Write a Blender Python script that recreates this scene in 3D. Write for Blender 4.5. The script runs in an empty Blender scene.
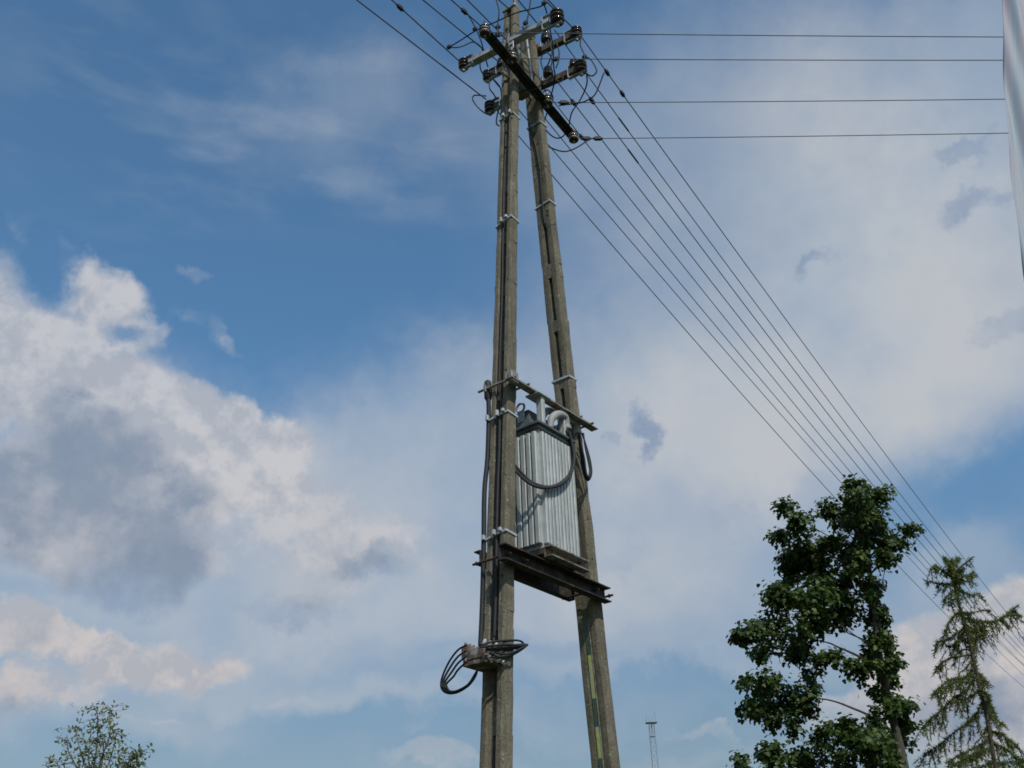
import bpy, math, random
import numpy as np
from mathutils import Vector
random.seed(7); rng = np.random.default_rng(11)
scene = bpy.context.scene
COL = scene.collection
R = math.radians

# ------------------------------------------------------------------ camera geometry
FPX, PITCH, ROLL = 1040.0, R(30), R(1.99)
CAM = np.array([0, 0, 1.6])
F_ = np.array([0, math.cos(PITCH), math.sin(PITCH)])
U0 = np.array([0, -math.sin(PITCH), math.cos(PITCH)]); R0 = np.array([1., 0, 0])
RGT = R0*math.cos(ROLL) - U0*math.sin(ROLL); UPV = U0*math.cos(ROLL) + R0*math.sin(ROLL)
def ray(px, py): return F_ + RGT*(px-512)/FPX + UPV*(384-py)/FPX
def on_plane(px, py, p0, nrm):
    d = ray(px, py); return CAM + d*(((p0-CAM)@nrm)/(d@nrm))
def at(px, py, Y): return on_plane(px, py, np.array([0, Y, 0.]), np.array([0, 1., 0]))

# local frames of the A-frame pole: A follows the plane of the legs, E the crossarms
M0 = np.array([.211, 7.75, 0])
def frame(th):
    d = np.array([math.sin(th), math.cos(th), 0]); return d, np.array([d[1], -d[0], 0])
DA, NA = frame(.6548); DE, NE = frame(.5448)
Z = np.array([0, 0, 1.])
def A(d, n, z): return M0 + d*DA + n*NA + z*Z
def E(d, n, z): return M0 + d*DE + n*NE + z*Z
def a_d(px, py, d0): return on_plane(px, py, M0+d0*DA, DA)
def a_n(px, py, n0): return on_plane(px, py, M0+n0*NA, NA)
def e_d(px, py, d0): return on_plane(px, py, M0+d0*DE, DE)
def e_n(px, py, n0): return on_plane(px, py, M0+n0*NE, NE)
def e_dp(px, py, d0=-.3): return e_d(px, py, d0)

# ------------------------------------------------------------------ materials
def lin(c):
    return tuple((v/255/12.92 if v/255 <= .04045 else ((v/255+.055)/1.055)**2.4) for v in c)
def new_mat(name):
    m = bpy.data.materials.new(name); m.use_nodes = True
    nt = m.node_tree; b = nt.nodes['Principled BSDF']
    return m, nt, b
def nd(nt, typ, **kw):
    n = nt.nodes.new(typ)
    for k, v in kw.items():
        if k.startswith('i_'): n.inputs[k[2:].replace('_', ' ')].default_value = v
        else: setattr(n, k, v)
    return n
def ramp(nt, fac, stops):
    r = nt.nodes.new('ShaderNodeValToRGB'); cr = r.color_ramp
    while len(cr.elements) > 1: cr.elements.remove(cr.elements[-1])
    cr.elements[0].position = stops[0][0]; cr.elements[0].color = (*stops[0][1], 1)
    for p, c in stops[1:]:
        e = cr.elements.new(p); e.color = (*c, 1)
    nt.links.new(fac, r.inputs[0]); return r.outputs[0]
def mixc(nt, fac, a, b, typ='MIX'):
    m = nt.nodes.new('ShaderNodeMix'); m.data_type = 'RGBA'; m.blend_type = typ
    for v, i in ((fac, 0), (a, 6), (b, 7)):
        if hasattr(v, 'is_output'): nt.links.new(v, m.inputs[i])
        else: m.inputs[i].default_value = v if i == 0 else (*v[:3], 1)
    return m.outputs[2]
def noise(nt, vec, scale, detail=4, rough=.55, dist=0):
    n = nt.nodes.new('ShaderNodeTexNoise'); n.inputs['Scale'].default_value = scale
    n.inputs['Detail'].default_value = detail; n.inputs['Roughness'].default_value = rough
    n.inputs['Distortion'].default_value = dist
    if vec is not None: nt.links.new(vec, n.inputs['Vector'])
    return n.outputs[0]
def objvec(nt, scale=(1, 1, 1)):
    t = nt.nodes.new('ShaderNodeTexCoord'); m = nt.nodes.new('ShaderNodeMapping')
    m.inputs['Scale'].default_value = scale; nt.links.new(t.outputs['Object'], m.inputs[0]); return m.outputs[0]
def bump(nt, b, h, strength=.4, dist=.01):
    n = nt.nodes.new('ShaderNodeBump'); n.inputs['Strength'].default_value = strength
    n.inputs['Distance'].default_value = dist; nt.links.new(h, n.inputs['Height']); nt.links.new(n.outputs[0], b.inputs['Normal'])

def mat_concrete():
    m, nt, b = new_mat('weathered_concrete'); v = objvec(nt)
    base = ramp(nt, noise(nt, v, 5, 6, .65), [(.3, (.10, .086, .058)), (.5, (.168, .146, .100)), (.72, (.235, .208, .150))])
    grain = noise(nt, v, 95, 3, .7)
    c = mixc(nt, ramp(nt, grain, [(.36, (1, 1, 1)), (.5, (0, 0, 0))]), base, (.06, .05, .035))
    lich = ramp(nt, noise(nt, v, 27, 4, .65), [(.60, (0, 0, 0)), (.67, (.85, .85, .85))])
    c = mixc(nt, lich, c, (.33, .31, .20))
    streak = ramp(nt, noise(nt, objvec(nt, (14, 14, .7)), 2, 5, .6), [(.42, (0, 0, 0)), (.68, (.75, .75, .75))])
    c = mixc(nt, streak, c, (.085, .070, .045))
    pits = nd(nt, 'ShaderNodeTexVoronoi'); pits.inputs['Scale'].default_value = 26; nt.links.new(v, pits.inputs['Vector'])
    c = mixc(nt, ramp(nt, pits.outputs['Distance'], [(.10, (.9, .9, .9)), (.20, (0, 0, 0))]), c, (.045, .036, .026))
    dk = ramp(nt, noise(nt, v, 3.1, 6, .7), [(.56, (0, 0, 0)), (.70, (.6, .6, .6))]); c = mixc(nt, dk, c, (.075, .07, .06))
    nt.links.new(c, b.inputs['Base Color']); b.inputs['Roughness'].default_value = .93
    bump(nt, b, noise(nt, v, 70, 4, .7), .7, .012)
    return m
def mat_simple(name, c1, c2, scale=8, rough=.6, metal=0, bmp=.15, spots=None):
    m, nt, b = new_mat(name); v = objvec(nt)
    c = ramp(nt, noise(nt, v, scale, 5, .62), [(.32, c1), (.68, c2)])
    if spots:
        c = mixc(nt, ramp(nt, noise(nt, v, spots[1], 4, .6), [(.52, (0, 0, 0)), (.62, (1, 1, 1))]), c, spots[0])
    nt.links.new(c, b.inputs['Base Color']); b.inputs['Roughness'].default_value = rough; b.inputs['Metallic'].default_value = metal
    if bmp: bump(nt, b, noise(nt, v, scale*7, 3), bmp, .004)
    return m
def mat_tank():
    m, nt, b = new_mat('galvanised_tank_paint'); v = objvec(nt)
    c = ramp(nt, noise(nt, v, 9, 5, .6), [(.3, (.335, .35, .345)), (.7, (.47, .48, .465))])
    st = ramp(nt, noise(nt, objvec(nt, (30, 30, 1.0)), 2, 5, .65), [(.46, (0, 0, 0)), (.66, (.7, .7, .7))])
    c = mixc(nt, st, c, (.20, .21, .195))
    rs = ramp(nt, noise(nt, objvec(nt, (9, 9, 2.2)), 2.6, 6, .7), [(.60, (0, 0, 0)), (.72, (.65, .65, .65))])
    c = mixc(nt, rs, c, (.15, .125, .10))
    fl = ramp(nt, noise(nt, objvec(nt, (40, 40, 12)), 2, 3, .6), [(.66, (0, 0, 0)), (.72, (.8, .8, .8))])
    c = mixc(nt, fl, c, (.55, .55, .52))
    nt.links.new(c, b.inputs['Base Color']); b.inputs['Roughness'].default_value = .55; b.inputs['Metallic'].default_value = .15
    bump(nt, b, noise(nt, v, 40, 3), .2, .004); return m
def mat_leaf(name, stops, trans=.35, rough=.5, scale=9):
    m, nt, b = new_mat(name); v = objvec(nt)
    wn = nt.nodes.new('ShaderNodeAttribute'); wn.attribute_name = 'leaf_tone'
    f = nt.nodes.new('ShaderNodeMath'); f.operation = 'MULTIPLY_ADD'
    nt.links.new(wn.outputs['Fac'], f.inputs[0]); f.inputs[1].default_value = .65
    nz = nt.nodes.new('ShaderNodeMath'); nz.operation = 'MULTIPLY'; nt.links.new(noise(nt, v, 1.1, 3), nz.inputs[0]); nz.inputs[1].default_value = .4
    nt.links.new(nz.outputs[0], f.inputs[2])
    c = ramp(nt, f.outputs[0], stops)
    nt.links.new(c, b.inputs['Base Color']); b.inputs['Roughness'].default_value = rough
    b.inputs['Specular IOR Level'].default_value = .2
    t = nt.nodes.new('ShaderNodeBsdfTranslucent'); nt.links.new(mixc(nt, .5, c, (.10, .15, .02)), t.inputs[0])
    mx = nt.nodes.new('ShaderNodeMixShader'); mx.inputs[0].default_value = trans
    nt.links.new(b.outputs[0], mx.inputs[1]); nt.links.new(t.outputs[0], mx.inputs[2])
    nt.links.new(mx.outputs[0], nt.nodes['Material Output'].inputs[0]); return m

CONC = mat_concrete()
STEEL = mat_simple('rusty_dark_steel', (.012, .010, .009), (.034, .027, .023), 14, .75, .2, .3, ((.085, .052, .035), 11))
ARMST = mat_simple('brown_painted_steel', (.045, .036, .026), (.12, .10, .07), 16, .7, .2, .3, ((.07, .04, .025), 14))
GALV = mat_simple('galvanised_steel', (.30, .31, .32), (.50, .51, .52), 20, .5, .1, .15, ((.22, .2, .17), 10))
OLDGALV = mat_simple('dull_galvanised_steel', (.17, .155, .13), (.33, .31, .28), 18, .6, .25, .2, ((.12, .075, .05), 12))
RUBBER = mat_simple('black_cable_sheath', (.008, .008, .009), (.018, .018, .020), 20, .72, 0, 0)
WIRE = mat_simple('weathered_conductor', (.055, .055, .058), (.095, .095, .10), 6, .6, .2, 0)
CERAM = mat_simple('brown_glazed_ceramic', (.020, .011, .007), (.038, .020, .012), 10, .12, 0, 0)
CREAM = mat_simple('pale_cement_glint_ring', (.42, .39, .30), (.55, .52, .42), 20, .6, 0, .1)  # cream tone paints sun glints on the glaze ridges, besides pale cement
WHITEC = mat_simple('white_porcelain', (.42, .40, .36), (.62, .60, .56), 30, .35, 0, 0, ((.22, .17, .14), 24))
TANK = mat_tank()
TANKD = mat_simple('dark_tank_lid_paint', (.055, .06, .062), (.12, .13, .13), 9, .6, .1, .15)
GREYR = mat_simple('grey_rubber_boot', (.21, .21, .20), (.30, .30, .285), 12, .6, 0, .1)
RUSTBOX = mat_simple('rust_brown_plate', (.07, .045, .035), (.16, .115, .09), 18, .8, 0, .3, ((.3, .27, .23), 16))
HOLE = mat_simple('dark_bolt_hole', (.006, .005, .004), (.012, .010, .008), 20, .9, 0, 0)
YELLOW = mat_simple('faded_yellow_paint', (.30, .33, .07), (.48, .50, .17), 20, .6, 0, .1, ((.35, .36, .28), 14))
GREEN = mat_simple('faded_green_paint', (.035, .07, .045), (.075, .12, .075), 20, .6, 0, .1)
BARK = mat_simple('grey_brown_bark', (.035, .029, .022), (.085, .07, .053), 14, .9, 0, .5)
LBARK = mat_simple('larch_bark', (.035, .027, .02), (.08, .058, .044), 14, .9, 0, .5)
TWIG = mat_simple('pale_twig_bark', (.10, .095, .075), (.18, .165, .13), 14, .85, 0, 0)
MASTM = mat_simple('pale_grey_mast_paint', (.22, .26, .30), (.30, .34, .38), 3, .6, .1, 0)

# ------------------------------------------------------------------ mesh builder
class MB:
    def __init__(s): s.v = []; s.f = []; s.mi = []; s.sm = []
    def add(s, vs, fs, mi=0, smooth=False):
        o = len(s.v); s.v += [tuple(map(float, p)) for p in vs]
        s.f += [tuple(i+o for i in f) for f in fs]; s.mi += [mi]*len(fs); s.sm += [smooth]*len(fs)
    def box(s, c, ax, ay, az, hx, hy, hz, mi=0, ch=0):
        c = np.asarray(c, float)
        if ch <= 0:
            vs = [c+sx*hx*ax+sy*hy*ay+sz*hz*az for sz in (-1, 1) for sx, sy in ((-1, -1), (1, -1), (1, 1), (-1, 1))]
            s.add(vs, [(3, 2, 1, 0), (4, 5, 6, 7), (0, 1, 5, 4), (1, 2, 6, 5), (2, 3, 7, 6), (3, 0, 4, 7)], mi); return
        oct_ = lambda k: [(-hx+k, -hy), (hx-k, -hy), (hx, -hy+k), (hx, hy-k), (hx-k, hy), (-hx+k, hy), (-hx, hy-k), (-hx, -hy+k)]
        rings = []
        for z, k, sh in ((-hz, ch, ch), (-hz+ch, ch, 0), (hz-ch, ch, 0), (hz, ch, ch)):
            rings.append([c+(x*(1-sh/max(hx, 1e-6)))*ax+(y*(1-sh/max(hy, 1e-6)))*ay+z*az for x, y in oct_(k)])
        s.loft(rings, mi)
    def loft(s, rings, mi=0, cap=True, smooth=False, closed=True):
        n = len(rings[0]); vs = [p for r in rings for p in r]; fs = []
        for i in range(len(rings)-1):
            for j in range(n if closed else n-1):
                k = (j+1) % n; fs.append((i*n+j, i*n+k, (i+1)*n+k, (i+1)*n+j))
        s.add(vs, fs, mi, smooth)
        if cap:
            s.add(rings[0], [tuple(range(n-1, -1, -1))], mi); s.add(rings[-1], [tuple(range(n))], mi)
    def tube(s, pts, r, sides=6, mi=0, cap=True, smooth=True):
        P = [np.asarray(p, float) for p in pts]; rs = r if isinstance(r, (list, tuple, np.ndarray)) else [r]*len(P)
        rings = []; prev = None
        for i, p in enumerate(P):
            t = P[min(i+1, len(P)-1)]-P[max(i-1, 0)]; t = t/(np.linalg.norm(t)+1e-9)
            if prev is None:
                a = np.cross(t, [0, 0, 1.]);
                if np.linalg.norm(a) < .05: a = np.cross(t, [1., 0, 0])
            else: a = prev-t*(prev@t)
            a = a/np.linalg.norm(a); prev = a; b = np.cross(t, a)
            rings.append([p+rs[i]*(math.cos(q)*a+math.sin(q)*b) for q in (2*math.pi*k/sides for k in range(sides))])
        s.loft(rings, mi, cap, smooth)
    def lathe(s, o, axis, prof, sides=14, mi=0):
        axis = np.asarray(axis, float)/np.linalg.norm(axis)
        a = np.cross(axis, [0.3, .1, 1.]) if abs(axis[2]) < .9 else np.cross(axis, [1., 0, 0]); a /= np.linalg.norm(a); b = np.cross(axis, a)
        rings = [[o+h*axis+rr*(math.cos(q)*a+math.sin(q)*b) for q in (2*math.pi*k/sides for k in range(sides))] for rr, h in prof]
        s.loft(rings, mi, True, True)
    def prism(s, poly, o, ax, ay, az, length, mi=0):      # poly in (ax, ay), extruded along az
        r0 = [o+x*ax+y*ay for x, y in poly]; s.loft([r0, [p+az*length for p in r0]], mi)
    def build(s, name, mats, parent=None):
        me = bpy.data.meshes.new(name); off = np.array(parent_loc(parent))
        me.from_pydata([tuple(np.array(p)-off) for p in s.v], [], s.f)
        for m in (mats if isinstance(mats, (list, tuple)) else [mats]): me.materials.append(m)
        me.polygons.foreach_set('material_index', s.mi); me.polygons.foreach_set('use_smooth', s.sm)
        me.update(); o = bpy.data.objects.new(name, me); COL.objects.link(o)
        if parent: o.parent = parent
        return o
def parent_loc(p):
    l = np.zeros(3)
    while p: l += np.array(p.location); p = p.parent
    return l
def spline(pts, k=6):                                     # Catmull-Rom
    P = [np.asarray(p, float) for p in pts]; P = [2*P[0]-P[1]]+P+[2*P[-1]-P[-2]]; out = []
    for i in range(1, len(P)-2):
        for j in range(k):
            t = j/k; out.append(.5*(2*P[i]+(P[i+1]-P[i-1])*t+(2*P[i-1]-5*P[i]+4*P[i+1]-P[i+2])*t*t+(3*P[i]-P[i-1]-3*P[i+1]+P[i+2])*t**3))
    out.append(P[-2]); return out
def tag(o, label=None, cat=None, group=None, kind=None):
    for k, v in (('label', label), ('category', cat), ('group', group), ('kind', kind)):
        if v: o[k] = v
    return o
def empty(name, loc):
    o = bpy.data.objects.new(name, None); o.location = tuple(map(float, loc)); o.empty_display_size = .3; COL.objects.link(o); return o

# ------------------------------------------------------------------ ground
def build_ground():
    m, nt, b = new_mat('meadow_grass'); v = objvec(nt)
    c = ramp(nt, noise(nt, v, .12, 8, .65), [(.3, (.025, .04, .012)), (.55, (.040, .055, .016)), (.75, (.065, .065, .03))])
    c = mixc(nt, ramp(nt, noise(nt, v, 30, 4), [(.4, (.5, .5, .5)), (.6, (0, 0, 0))]), c, (.03, .04, .012))
    nt.links.new(c, b.inputs['Base Color']); b.inputs['Roughness'].default_value = .95; bump(nt, b, noise(nt, v, 25, 4), .6, .05)
    g = MB(); n = 64; rad = (0, 8, 30, 120, 600, 2600); vs = [(0, 0, 0)]; fs = []
    for r in rad[1:]:
        for k in range(n):
            q = 2*math.pi*k/n; vs.append((r*math.cos(q), r*math.sin(q), 0))
    for k in range(n): fs.append((0, 1+k, 1+(k+1) % n))
    for i in range(len(rad)-2):
        for k in range(n): fs.append((1+i*n+k, 1+(i+1)*n+k, 1+(i+1)*n+(k+1) % n, 1+i*n+(k+1) % n))
    g.add(vs, fs); tag(g.build('ground', m), kind='structure')
build_ground()

# ------------------------------------------------------------------ the A-frame pole
def s_of(z): return .86261+(.13939-.86261)*z/10.4
def w_of(z): return .216-.0055*z
def leg_center(sg, z): return A(sg*s_of(z), 0, z)
pole = empty('utility_pole', A(0, 0, 0))
tag(pole, 'tall A-shaped utility pole of two weathered concrete legs carrying crossarms at its top', 'utility pole')
AX = {sg: (leg_center(sg, 1)-leg_center(sg, 0))/np.linalg.norm(leg_center(sg, 1)-leg_center(sg, 0)) for sg in (-1, 1)}
TD = {sg: DA-AX[sg]*(DA@AX[sg]) for sg in (-1, 1)}
for sg in TD: TD[sg] = TD[sg]/np.linalg.norm(TD[sg])
def leg_pt(sg, z, td, n): return leg_center(sg, z)+td*TD[sg]+n*NA      # td: across the thickness, n: across the slotted face
def build_leg(sg, ztop, slots, holes, depth=.62):
    mb = MB(); jit = lambda: random.uniform(-.006, .006)
    def prof(z, half=False):
        w, t = w_of(z)/2, w_of(z)/3.2; c = w*.30; e = w*.16; g = t*depth; b = .014; q = c if not half else c*(.45 if depth > .4 else .8); j = [jit() for _ in range(20)]
        return [(w-b+j[0], -t), (w, -t+b+j[1]), (w+j[2], t-b), (w-b, t+j[3]), (c+e, t), (c, t-g), (q, t-g), (-q, t-g), (-c, t-g), (-c-e, t), (-w+b, t+j[4]), (-w+j[5], t-b), (-w, -t+b+j[6]), (-w+b, -t), (-c-e, -t), (-c, -t+g), (-q, -t+g), (q, -t+g), (c, -t+g), (c+e, -t)]
    def ring(z, idx=None):
        p = prof(z, idx is not None); return [leg_pt(sg, z, y, x) for x, y in (p if idx is None else [p[i] for i in idx])]
    def split(a, b, st=.22):
        k = max(1, int((b-a)/st)); return [a+(b-a)*i/k for i in range(k+1)]
    z = 0.; right = [0, 1, 2, 3, 4, 5, 6, 17, 18, 19]; left = [9, 10, 11, 12, 13, 14, 15, 16, 7, 8]
    for a, b in sorted(slots)+[(ztop, None)]:
        if a > z: mb.loft([ring(q) for q in split(z, a)])
        if b is None: break
        mb.loft([ring(q, right) for q in split(a, b)]); mb.loft([ring(q, left) for q in split(a, b)]); z = b
    for zz, n, td, r in holes:
        t = w_of(zz)/3.2; w = w_of(zz)/2
        if n is None: o = leg_pt(sg, zz, td*t, w-.006); ax = NA
        else: o = leg_pt(sg, zz, -t+.006, n*w); ax = -TD[sg]
        mb.lathe(o, ax, [(r, 0), (r, .0085)], 8, 1)  # near-black disc on the face, painting the shade inside an uncut hole
    return mb.build('leg', [CONC, HOLE], pole)
sl = [(z0-.47, z0) for z0 in (7.975, 7.356, 6.771, 6.187, 5.58, 4.98, 4.38, 3.78, 3.05, 2.4, 1.75)]
hl = [(9.25, .62, 0, .008), (8.9, .02, 0, .009), (8.75, .02, 0, .011), (8.55, .03, 0, .009), (8.9, .85, 0, .008), (8.72, .8, 0, .008), (8.35, None, .2, .008), (4.16, .72, 0, .010), (9.6, .3, 0, .012), (10.3, -.3, 0, .02), (10.12, .3, 0, .018), (6.9, .7, 0, .008), (8.15, None, -.3, .008), (5.95, .75, 0, .009)]
hr = [(9.1, -.1, 0, .012), (8.95, .3, 0, .008), (8.7, -.25, 0, .010), (8.5, .45, 0, .008), (8.25, -.3, 0, .008), (8.1, .65, 0, .014), (8.05, .6, 0, .012), (7.95, None, -.1, .010), (8.95, None, .0, .008), (8.6, None, .1, .008), (4.6, None, -.3, .010), (4.95, None, -.2, .010)]
build_leg(-1, 10.62, sl, hl); build_leg(1, 10.55, [q for q in sl if q[0] > 5], hr, .06)
# concrete packing block where the legs meet and the bolt through it
mb = MB(); mb.box(A(0, 0, 9.75), DA, NA, Z, .055, .06, .28, 0, .01); mb.build('packing_block', CONC, pole)
for z in (9.55, 9.95):
    mb = MB(); mb.tube([A(-.34, 0, z), A(-.305, 0, z), A(-.30, 0, z), A(-.285, 0, z), A(-.28, 0, z), A(.28, 0, z), A(.285, 0, z), A(.30, 0, z), A(.305, 0, z), A(.34, 0, z)], [.014, .014, .03, .03, .014, .014, .03, .03, .014, .014], 8, smooth=False)
    mb.build('through_bolt', OLDGALV, pole)
# steel cap rod on top of the near leg
mb = MB(); mb.tube([leg_center(-1, 10.5)+.05*NA, leg_center(-1, 10.62)+.05*NA, A(-.13, .05, 11.0)], .022, 8)
mb.lathe(A(-.13, .05, 11.0), Z, [(.03, 0), (.06, .02), (.045, .05), (.058, .07), (.04, .1), (.02, .12)], 12, 1)
mb.build('pole_top_pin', [OLDGALV, CERAM], pole)
mb = MB(); mb.box(leg_center(-1, 10.63), TD[-1], NA, AX[-1], .062, .085, .02, 0, .006); mb.build('pole_cap', OLDGALV, pole)

def strap(sg, z, bright, tilt=0., clampn=.1, wide=.009):
    mb = MB(); w, t = w_of(z)/2+.004, w_of(z)/3.2+.004
    cs = [(-w, -t), (w, -t), (w, t), (-w, t)]
    for i in range(4):
        a, b = cs[i], cs[(i+1) % 4]
        za, zb = z+tilt*a[0], z+tilt*b[0]
        p, q = leg_pt(sg, za, a[1], a[0]), leg_pt(sg, zb, b[1], b[0]); ax = (q-p)/np.linalg.norm(q-p)
        nr = np.cross(ax, Z); nr /= np.linalg.norm(nr)
        mb.box((p+q)/2, ax, nr, np.cross(nr, ax), np.linalg.norm(q-p)/2+.003, .003, wide)
    if bright:
        for cn, h in bright:
            mb.box(leg_pt(sg, z+tilt*cn+.01, -t-.02, cn), NA, TD[sg], Z, .013, .013, h*.85, 0, .004)
    return mb.build('steel_strap', GALV, pole)
strap(-1, 8.97, [(-.02, .02), (.06, .025)]); strap(1, 9.2, None)
strap(-1, 7.6, [(-.01, .03), (.045, .018)], .25); strap(1, 8.2, None, .12, wide=.008); strap(1, 6.28, None, .0, wide=.010)
strap(-1, 5.54, [(0, .032), (.06, .018), (-.10, .03)], .1); strap(-1, 4.50, [(0, .026), (.06, .018), (-.10, .024)], .15)

# ---- insulators and crossarms
def spool(mb, o, axis=Z, k=1., ci=0, ring_i=1):
    prof = [(.020, -.062), (.046, -.060), (.056, -.050), (.054, -.036), (.036, -.026), (.036, -.016), (.056, -.008), (.058, .004), (.038, .014), (.037, .022), (.054, .030), (.056, .044), (.046, .056), (.018, .060)]
    mb.lathe(o, axis, [(r*k, h*k) for r, h in prof], 16, ci)
    if ring_i is not None:
        for h in (-.021, .018): mb.lathe(o+axis*(h-.004)*k, axis, [(.040*k, -.002), (.050*k, .001*k), (.050*k, .008*k), (.040*k, .011*k)], 16, ring_i)
def shackle(parent, o, out, k=1.):        # spool held in a U strap at the end of an arm
    mb = MB(); side = np.cross(out, Z)
    spool(mb, o, Z, k, 0, None)
    for s in (-1, 1): mb.box(o+Z*s*.071*k-out*.045*k, out, side, Z, .085*k, .018, .0035, 2)
    mb.box(o-out*.125*k, out, side, Z, .004, .030, .072*k, 2)
    mb.tube([o-Z*.095*k, o+Z*.09*k], .011, 8, 2)
    mb.lathe(o-Z*.093*k, Z, [(.02, -.012), (.02, .006)], 6, 2)
    return mb.build('insulator', [CERAM, CREAM, GALV], parent)
def pin_ins(parent, o, k=1.):             # upright pin insulator standing on an arm
    mb = MB(); mb.tube([o-Z*.06, o+Z*.05], .013, 8, 2)
    prof = [(.03, .02), (.052, .025), (.058, .045), (.044, .062), (.056, .072), (.054, .092), (.036, .102), (.048, .115), (.044, .14), (.02, .15)]
    mb.lathe(o, Z, [(r*k, h*k) for r, h in prof], 16, 0)
    mb.lathe(o+Z*.056*k, Z, [(.046*k, 0), (.048*k, .004), (.046*k, .010)], 16, 1)
    mb.lathe(o+Z*.098*k, Z, [(.040*k, 0), (.041*k, .004), (.039*k, .010)], 16, 1)
    return mb.build('insulator', [CERAM, CREAM, OLDGALV], parent)
def angle_arm(name, p, q, back, m, h=.075, dep=.06, th=.008, parent=pole, up=False):
    mb = MB(); L = np.linalg.norm(q-p); ax = (q-p)/L
    hz = h if not up else 0
    poly = [(0, 0), (dep, 0), (dep, th), (th, th), (th, h), (0, h)] if not up else [(0, 0), (0, -h), (th, -h), (th, -th), (dep, -th), (dep, 0)]
    bk = back-ax*(back@ax); bk /= np.linalg.norm(bk)
    mb.prism(poly, p-Z*h/2, bk, Z, ax, L)
    return mb.build(name, m, parent)
arm1 = angle_arm('crossarm', E(-.28, -.48, 10.02), E(-.28, .50, 10.02), DE, [GALV], .05, .085)
arm2 = angle_arm('crossarm', E(.27, -.55, 10.36), E(.27, .50, 10.34), DE, [ARMST], .07)
arm3 = angle_arm('crossarm', E(.27, -.53, 9.86), E(.27, .52, 9.82), DE, [ARMST], .07)
arm1['label'] = 'bright galvanised crossarm across the front of the near leg'
shackle(arm1, E(-.25, -.555, 10.04), -NE, 1.0); shackle(arm1, E(-.25, .585, 10.02), NE, 1.3)
shackle(arm2, E(.29, -.60, 10.37), -NE, 1.0); shackle(arm2, E(.29, .53, 10.34), NE, 1.1)
pin_ins(arm2, E(.29, .16, 10.42)); pin_ins(arm2, E(.29, -.42, 10.38), .9)
shackle(arm3, E(.29, -.58, 9.88), -NE, 1.1); shackle(arm3, E(.29, .545, 9.82), NE, 1.15)
pin_ins(arm3, E(.29, .16, 9.89)); pin_ins(arm3, E(.29, .46, 9.87), .7)
# heel brackets of the rear arms against the far leg
for z in (10.35, 9.84):
    mb = MB(); mb.box(E(.235, .0, z), NE, DE, Z, .13, .02, .03, 0, .004)
    mb.tube([E(.3, .09, z), E(-.1, .09, z)], .009, 6); mb.tube([E(.3, -.09, z), E(-.1, -.09, z)], .009, 6); mb.build('arm_clamp', OLDGALV, pole)
# arm-1 clamp plates (bright) on the near leg front
mb = MB(); mb.box(a_d(511, 46, -.27)+Z*.0, NA, DA, Z, .035, .006, .055, 0, .002); mb.box(a_d(508.5, 40, -.27), NA, DA, Z, .006, .012, .11)
mb.lathe(a_d(511, 46, -.282), -DA, [(.02, 0), (.022, .004)], 10, 1)
mb.build('arm_plate', [GALV, HOLE], pole)
# dark branch arm running along the line, on the right-hand side of both legs
zD = 9.56
armD = MB(); pD, qD = E(-.93, .135, zD-.04), E(.86, .135, zD-.04)
axD = (qD-pD)/np.linalg.norm(qD-pD)
armD.prism([(0, -.035), (.05, -.035), (.05, -.028), (.008, -.028), (.008, .045), (0, .045)], pD, NE, Z, axD, np.linalg.norm(qD-pD))
armD.prism([(-.057, -.035), (-.010, -.035), (-.010, .045), (-.017, .045), (-.017, -.028), (-.057, -.028)], pD, NE, Z, axD, np.linalg.norm(qD-pD))
armD = armD.build('crossarm', [STEEL], pole); armD['label'] = 'long dark crossarm pointing away along the right side of both legs'
DI = [e_n(*p, .165) for p in ((484.7, 31), (512, 57), (547.5, 101), (573.5, 137))]
for p in DI: 
    mb = MB(); spool(mb, p, Z, .95); mb.tube([p-Z*.085, p+Z*.13], .011, 8, 2)
    mb.box(p+Z*.066, NE, DE, Z, .03, .03, .004, 2); mb.build('insulator', [CERAM, CREAM, OLDGALV], armD)
mb = MB(); t = e_d(528, 40, .12); q = e_d(533, 82, .0)
mb.tube([e_n(526.5, 38, .16), e_n(532, 82, .15)], .014, 6); mb.build('arm_brace', GALV, pole)

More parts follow.
